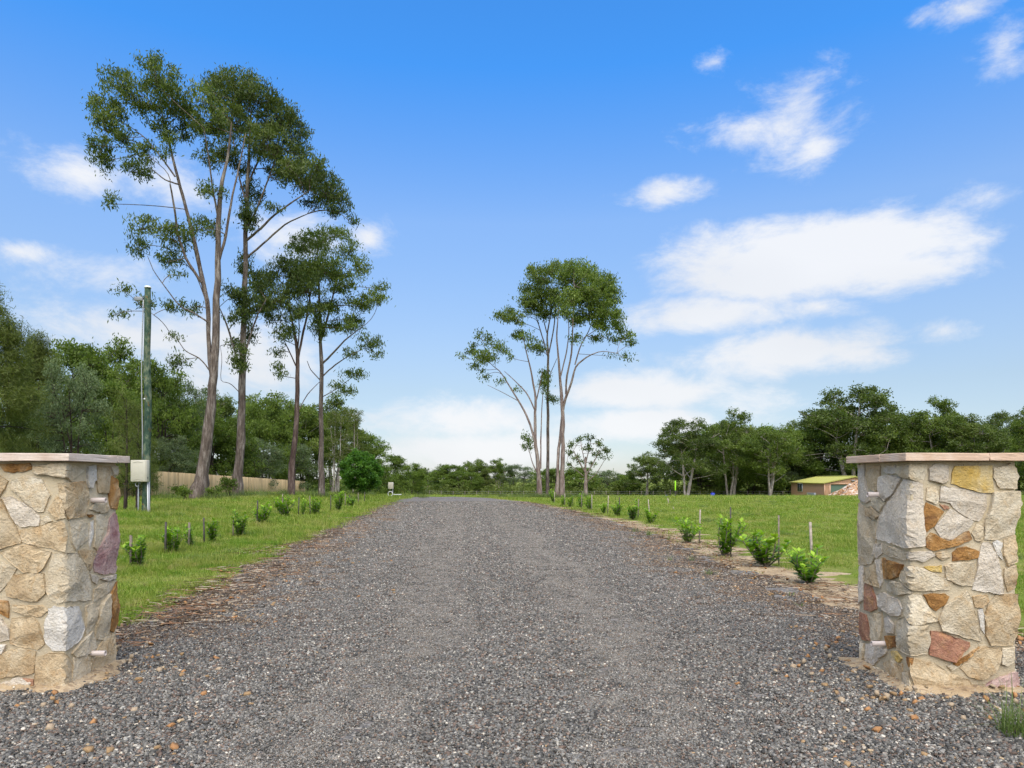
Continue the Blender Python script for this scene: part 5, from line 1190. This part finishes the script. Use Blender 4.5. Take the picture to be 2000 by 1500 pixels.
# rubble heap in front of the roller door
rg = np.random.default_rng(77); pc_ = np.array([(1682 - CX) * 116 / F, 116.0]); nth, nr = 40, 14; V = []
for i in range(nr):
    r = i / (nr - 1)
    for j in range(nth):
        a = j / nth * 6.283; R_ = 5.6 * (1 + .14 * math.sin(3 * a + 1) + .08 * math.sin(7 * a)); z = 2.75 * (1 - r) ** 1.05 * (1 + .12 * math.sin(5 * a + 4 * r)) + rg.normal(0, .07) * (r < .97)
        V.append((R_ * r * math.cos(a), R_ * .8 * r * math.sin(a), z - (.15 if i == nr - 1 else 0)))
i = np.arange(nr - 1)[:, None] * nth; j = np.arange(nth)[None, :]; Q = np.stack([i + j, i + (j + 1) % nth, i + nth + (j + 1) % nth, i + nth + j], -1).reshape(-1, 4)
k = NT('rubble'); p = k.pos(); v1 = k.n('TexVoronoi', Vector=p, Scale=3.2); sp2 = k.n('SeparateColor', Color=v1.outputs['Color']); n1 = k.noise(p, 2, 4, .6)
c = k.ramp(sp2.outputs[0], [(0, (.30, .16, .08)), (.4, (.42, .25, .14)), (.7, (.52, .38, .27)), (1, (.68, .62, .54))]); c = k.mix(k.mapr(n1, .5, .7, 0, .6), c, (.40, .19, .07))
M['rubble'] = k.surf(c, .95, k.math('SUBTRACT', sp2.outputs[1], v1.outputs['Distance']), .12, 1.0, spec=.05)
heap = obj('rubble_heap', np_mesh('rubble_heap', V, Q, [M['rubble']], False), None, (pc_[0], pc_[1], float(hgt(*pc_)))); tag(heap, 'heap of orange and white rubble in front of the shed door', 'rubble heap')
stones_ = pebble_mesh('loose_rubble', 500, 5.0, .10, .42, [(.45, .26, .13), (.55, .42, .30), (.70, .65, .58), (.36, .18, .08)], [3, 3, 2, 2], rg)
vv = np.zeros(len(stones_.vertices) * 3, np.float32); stones_.vertices.foreach_get('co', vv); vv = vv.reshape(-1, 8, 3); cc = vv.mean(1); rr = np.hypot(cc[:, 0], cc[:, 1] / .8) / 5.6
vv[:, :, 2] += (2.75 * np.clip(1 - rr, 0, 1) ** 1.05)[:, None] - .02; stones_.vertices.foreach_set('co', vv.ravel())
ls = obj('loose_rubble', stones_, heap); ls['kind'] = 'stuff'

# ------------------------------------------------------------------ seedlings and stakes
def seedling_mesh(seed, tall):
    """young leafy shrub: several upright stems set with glossy oval leaves; unit height"""
    rg = np.random.default_rng(seed); tb = Tubes(); V, Q, T = [], [], []; nb = 0
    for s in range(11 if not tall else 5):
        a = rg.random() * 6.283; sp = rg.uniform(.05, .42) * (.5 if tall else 1); h = rg.uniform(.55, 1.0) * (1 - .25 * sp)
        top = np.array([math.cos(a) * sp, math.sin(a) * sp, h]); b = np.array([math.cos(a) * .02, math.sin(a) * .02, -.03]); cv = curve(b, top, 6, .08, rg); tb.add(cv, np.linspace(.016, .006, 6), 4)
        nl = 30
        for i in range(nl):
            t = .12 + .88 * i / (nl - 1); f = t * 5; i0 = min(4, int(f)); q = cv[i0] + (cv[i0 + 1] - cv[i0]) * (f - i0)
            az = rg.random() * 6.283; up = rg.uniform(.1, 1.0) + .5 * t; dr = np.array([math.cos(az), math.sin(az), up]); dr /= np.linalg.norm(dr); sd = np.array([-math.sin(az), math.cos(az), 0]); nn = np.cross(dr, sd)
            l = rg.uniform(.12, .22); w = l * .42; bend = -.18 * l
            # folded two-segment leaf: base, shoulders, mid rib, tip
            V += [q, q + dr * l * .45 + sd * w * .5 + nn * .02 * l, q + dr * l * .5 - nn * .05 * l, q + dr * l * .45 - sd * w * .5 + nn * .02 * l, q + dr * l + np.array([0, 0, bend])]
            Q += [(nb, nb + 1, nb + 2), (nb, nb + 2, nb + 3), (nb + 1, nb + 4, nb + 2), (nb + 2, nb + 4, nb + 3)]; nb += 5
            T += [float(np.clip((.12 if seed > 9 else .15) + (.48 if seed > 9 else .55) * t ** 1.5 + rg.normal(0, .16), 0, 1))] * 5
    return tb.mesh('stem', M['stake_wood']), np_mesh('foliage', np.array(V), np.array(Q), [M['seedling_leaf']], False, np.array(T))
SEED = [seedling_mesh(s, s == 2) for s in range(7)]; SEED_OLD = [seedling_mesh(10 + s, s == 2) for s in range(7)]
def seedling(i, px, py, hp, wp, label, group):
    b = hit(px, py); d = b[1]; root = empty('hedge_seedling', tuple(b), random.random() * 6.28); tag(root, label, 'shrub', group)
    var = 2 if wp < .5 * hp else (0, 1, 3, 4, 5, 6)[i % 6]; st_, fo_ = (SEED if px > 1000 else SEED_OLD)[var]; wd = .45 if var == 2 else .85
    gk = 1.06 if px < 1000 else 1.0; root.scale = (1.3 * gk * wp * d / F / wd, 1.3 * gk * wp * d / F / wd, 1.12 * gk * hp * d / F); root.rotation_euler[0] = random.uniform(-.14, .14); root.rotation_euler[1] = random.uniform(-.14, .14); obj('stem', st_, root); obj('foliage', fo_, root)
GS1, GS2 = 'row of hedge seedlings on the left lawn', 'row of hedge seedlings right of the drive'
LS = [(271, 1107, 54, 48), (335, 1081, 48, 48), (377, 1069, 42, 18), (414, 1062, 42, 36), (469, 1047, 43, 34), (514, 1023, 36, 36), (559, 1011, 40, 37), (592, 1006, 30, 15), (618, 1005, 30, 26), (659, 998, 36, 24), (685, 990, 18, 22)]
ordn = ['first', 'second', 'third', 'fourth', 'fifth', 'sixth', 'seventh', 'eighth', 'ninth', 'tenth', 'eleventh', 'twelfth', 'thirteenth', 'fourteenth']
for i, a in enumerate(LS):
    nm = 'narrow' if a[3] < .5 * a[2] else 'bushy'
    seedling(i, *a, f'{nm} green hedge seedling on the left lawn, {ordn[i]} in its row from the left pillar', GS1)
RS = [(1581, 1140, 72, 74), (1494, 1107, 66, 84), (1413, 1087, 72, 62), (1343, 1061, 46, 44), (1270, 1022, 28, 27), (1236, 1015, 36, 31), (1205, 1008, 28, 23), (1180, 1003, 19, 17), (1152, 997, 26, 17), (1134, 993, 28, 12), (1114, 991, 22, 13), (1100, 988, 20, 11), (1081, 982, 26, 14)]
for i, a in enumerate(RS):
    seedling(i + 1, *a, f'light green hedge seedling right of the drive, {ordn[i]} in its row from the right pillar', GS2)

def stake(px, py, hp, mat, label, group, w=.032, tilt=0.0):
    b = hit(px, py); d = b[1]; h = hp * d / F; mb = MB(); wj = w * random.uniform(.85, 1.15)
    mb.add([(-wj / 2, -wj / 2, -.1), (wj / 2, -wj / 2, -.1), (wj / 2, wj / 2, -.1), (-wj / 2, wj / 2, -.1), (-wj / 2, -wj / 2, h), (wj * .5, -wj * .5, h - .006), (wj * .48, wj * .5, h - .015), (-wj * .5, wj * .48, h - .004)],
           [(0, 3, 2, 1), (4, 5, 6, 7), (0, 1, 5, 4), (1, 2, 6, 5), (2, 3, 7, 6), (3, 0, 4, 7)])
    o = mb.build('garden_stake', M[mat], None, loc=tuple(b)); o.rotation_euler = (random.uniform(-.03, .03), tilt, random.uniform(-.5, .5)); tag(o, label, 'stake', group)
LK = [(256, 1107, 62), (323, 1083, 64), (369, 1070, 50), (399, 1063, 52), (455, 1048, 40), (502, 1024, 47), (551, 1010, 46), (583, 1007, 36), (606, 1006, 38), (646, 999, 32), (674, 991, 27), (683, 986, 20), (700, 986, 24), (712, 983, 22)]
for i, a in enumerate(LK): stake(*a, ['stake_wood', 'stake_dark', 'stake_wood', 'stake_dark'][i % 4], f'thin wooden stake on the left lawn, {ordn[i]} in its row from the left pillar', 'stakes along the left seedling row', tilt=random.uniform(-.03, .03))
RK = [(1588, 1137, 118, -.05), (1521, 1106, 100, 0), (1427, 1088, 98, 0), (1366, 1061, 66, .02), (1270, 1020, 45, -.09), (1246, 1013, 38, .04), (1210, 1008, 37, 0), (1187, 1003, 35, .04), (1156, 998, 32, 0), (1136, 994, 28, 0), (1119, 990, 26, 0), (1103, 988, 24, 0), (1083, 983, 23, 0)]
for i, (a, b, c_, t) in enumerate(RK): stake(a, b, c_, ['stake_pale', 'stake_wood', 'stake_dark', 'stake_pale'][i % 4], f'wooden stake right of the drive, {ordn[i]} in its row from the right pillar', 'stakes along the right seedling row', tilt=t)
stake(1306, 984, 11, 'stake_pale', 'short pale peg in the paddock below the lime green marker', 'pegs in the paddock', .05, -.15); stake(1317, 997, 8, 'stake_pale', 'tiny leaning peg in the paddock nearest the drive', 'pegs in the paddock', .03, -.3)
def marker(name, label, px, py, hp, d, w, parts):
    b = on(px, d); root = empty(name, tuple(b)); tag(root, label, 'marker post'); h = EYE - (py - hp - HY) * d / F - b[2]
    for nm, a, e, ww, m in parts:
        mb = MB(); mb.bevbox(-ww / 2, ww / 2, -.03, .03, h * a - (.2 if a == 0 else 0), h * e, .006); mb.build(nm, M[m], root)
marker('marker_post', 'lime green topped marker post standing in the paddock', 1319, 976, 37, 80, .1, [('post', 0, .42, .11, 'stake_dark'), ('lime_sleeve', .42, 1, .14, 'lime')])
marker('marker_post', 'short black post left of the lime green marker', 1309, 976, 21, 80, .1, [('post', 0, .9, .10, 'stake_dark'), ('post_tip', .9, 1, .07, 'dark')])
b = on(1392, 118); mb = MB(); mb.tube([(0, 0, 0), (0, 0, .05), (0, 0, .5), (0, 0, .55)], [.27, .3, .3, .26], 14); drum = empty('blue_drum', tuple(b)); tag(drum, 'small blue plastic drum by the far fence', 'drum'); drum.scale = (1.15, 1.15, 1.15); mb.build('barrel', M['blue'], drum, True)
mb = MB(); mb.tube([(-.3, -.1, .55), (-.15, -.1, .60), (.15, -.1, .60), (.3, -.1, .52)], .03, 6); mb.build('rim_handle', M['blue'], drum, True)
b = on(1304, 112); V = []; rg = np.random.default_rng(9); nx, ny = 12, 6
for j in range(ny):
    for i in range(nx): V.append((i / (nx - 1) * 1.1 - .55, j / (ny - 1) * .8 - .4, .05 + .20 * math.exp(-((i - 5) / 4) ** 2) + rg.random() * .10))
i = np.arange(ny - 1)[:, None] * nx + np.arange(nx - 1)[None, :]; Q = np.stack([i, i + 1, i + nx + 1, i + nx], -1).reshape(-1, 4)
tag(obj('tarpaulin', np_mesh('tarpaulin', V, Q, [M['purple']], True), None, tuple(b)), 'crumpled purple tarpaulin lying in the paddock by the black post', 'tarpaulin')

# young pine beside the pole and weeds
def weed(name, label, cat, px, py, hp, wp, mat, n=70, group=None, w=.008, lean=.5, seed=0):
    b = hit(px, py); d = b[1]; rg = np.random.default_rng(seed + int(px)); h = hp * d / F; half = wp * d / F * .28
    V, Q, T, t = blades(n, half, h * .55, h * .95, w, rg, lean, 4); tag(obj(name, np_mesh(name, V, [Q, T], [mat], False, t), None, tuple(b)), label, cat, group)
GW_ = 'weed tufts on the right verge'
weed('grass_clump', 'large clump of long grass at the foot of the right pillar', 'grass clump', 1992, 1448, 110, 130, M['weed_blade'], 190, None, .006, .6)
weed('grass_tuft', 'dry brownish grass tuft on the gravel edge below the third seedling right of the drive', 'grass tuft', 1390, 1128, 24, 46, M['weed_blade'], 80, GW_, .006, .9)
weed('grass_tuft', 'spiky grass tuft left of the fourth seedling right of the drive', 'grass tuft', 1268, 1050, 24, 20, M['weed_blade'], 50, GW_)
weed('grass_tuft', 'wide low grass tuft on the sandy verge below the fifth seedling', 'grass tuft', 1240, 1043, 18, 36, M['weed_blade'], 70, GW_)
weed('grass_tuft', 'small grass tuft on the verge below the fourth seedling', 'grass tuft', 1305, 1058, 18, 14, M['weed_blade'], 36, GW_)
weed('grass_tuft', 'thin upright grass tuft on the sandy verge between third and fourth seedlings', 'grass tuft', 1351, 1100, 26, 18, M['weed_blade'], 26, GW_)
weed('grass_tuft', 'thin grass tuft at the gravel edge left of the dry brownish tuft', 'grass tuft', 1308, 1100, 22, 14, M['weed_blade'], 20, GW_)
weed('grass_tuft', 'sparse grass tuft on sandy ground just left of the right pillar', 'grass tuft', 1565, 1192, 28, 14, M['weed_blade'], 16, GW_)
weed('grass_tuft', 'sparse grass tuft on sandy ground below the nearest right seedling', 'grass tuft', 1545, 1170, 22, 18, M['weed_blade'], 18, GW_)
weed('grass_tuft', 'grass tuft on the verge below the sixth seedling right of the drive', 'grass tuft', 1232, 1056, 12, 16, M['weed_blade'], 30, GW_)
def low_bush(name, label, px, d, h, wd, seed, mat='bush_leaf', group=None):
    rg = np.random.default_rng(seed); b = on(px, d); limbs, bl = [], []
    for i in range(6):
        a = rg.random() * 6.28; e = b + np.array([math.cos(a) * wd * .35, math.sin(a) * wd * .35, h * rg.uniform(.5, .8)]); limbs.append((curve(b - np.array([0, 0, .08]), e, 5, .1, rg), np.linspace(.018, .006, 5)))
        bl.append((e, (wd * .22, wd * .22, h * .24), 1.0))
    make_tree(name, label, 'bush', group, b, limbs, bl, rg, M[mat], M['bark_dark'], L=.13, W=.055, leaves=22, clump=.13, dens=6, droop=.1, twig=.006)
GB = 'weedy bushes at the gum trunks'
low_bush('weed_bush', 'weedy bush at the foot of the leaning tallest gum trunk', 368, 36, .75, 1.5, 1, group=GB); low_bush('weed_bush', 'weedy bush left of the second thick gum trunk', 449, 40, 1.25, .9, 2, 'bush_leaf', GB)
low_bush('weed_bush', 'tiny weedy bush between the two thick gum trunks', 418, 37, .7, .6, 3, 'bush_leaf', GB)
def young_pine(px, d, top, wpx, label, seed):
    rg = np.random.default_rng(seed); b = on(px, d); h = EYE - (top - HY) * d / F - b[2]; R_ = wpx * d / F * .5
    limbs = [(curve(b - np.array([0, 0, .1]), b + np.array([.05, 0, h]), 8, .02, rg), np.linspace(.07, .015, 8))]; bl = []
    for i in range(16):
        t = .18 + .8 * i / 15; a = i * 2.4; r = R_ * (1.05 - .7 * t); s = b + np.array([0, 0, h * t]); e = s + np.array([math.cos(a) * r, math.sin(a) * r, .12 * h * .5]); limbs.append((curve(s, e, 4, .06, rg), np.linspace(.02, .006, 4))); bl.append((e, (.2, .2, .15), 1)); bl.append(((s + e) / 2, (.18, .18, .12), .7))
    make_tree('young_pine', label, 'tree', 'young pines by the power pole', b, limbs, bl, rg, M['olive_leaf'], M['bark_dark'], L=.22, W=.012, leaves=46, clump=.2, dens=4, droop=-.2, twig=.008)
young_pine(244, 24, 780, 60, 'sparse young pine between the left pillar and the power pole', 1); young_pine(268, 25.5, 800, 66, 'dark young pine right behind the power pole', 2)
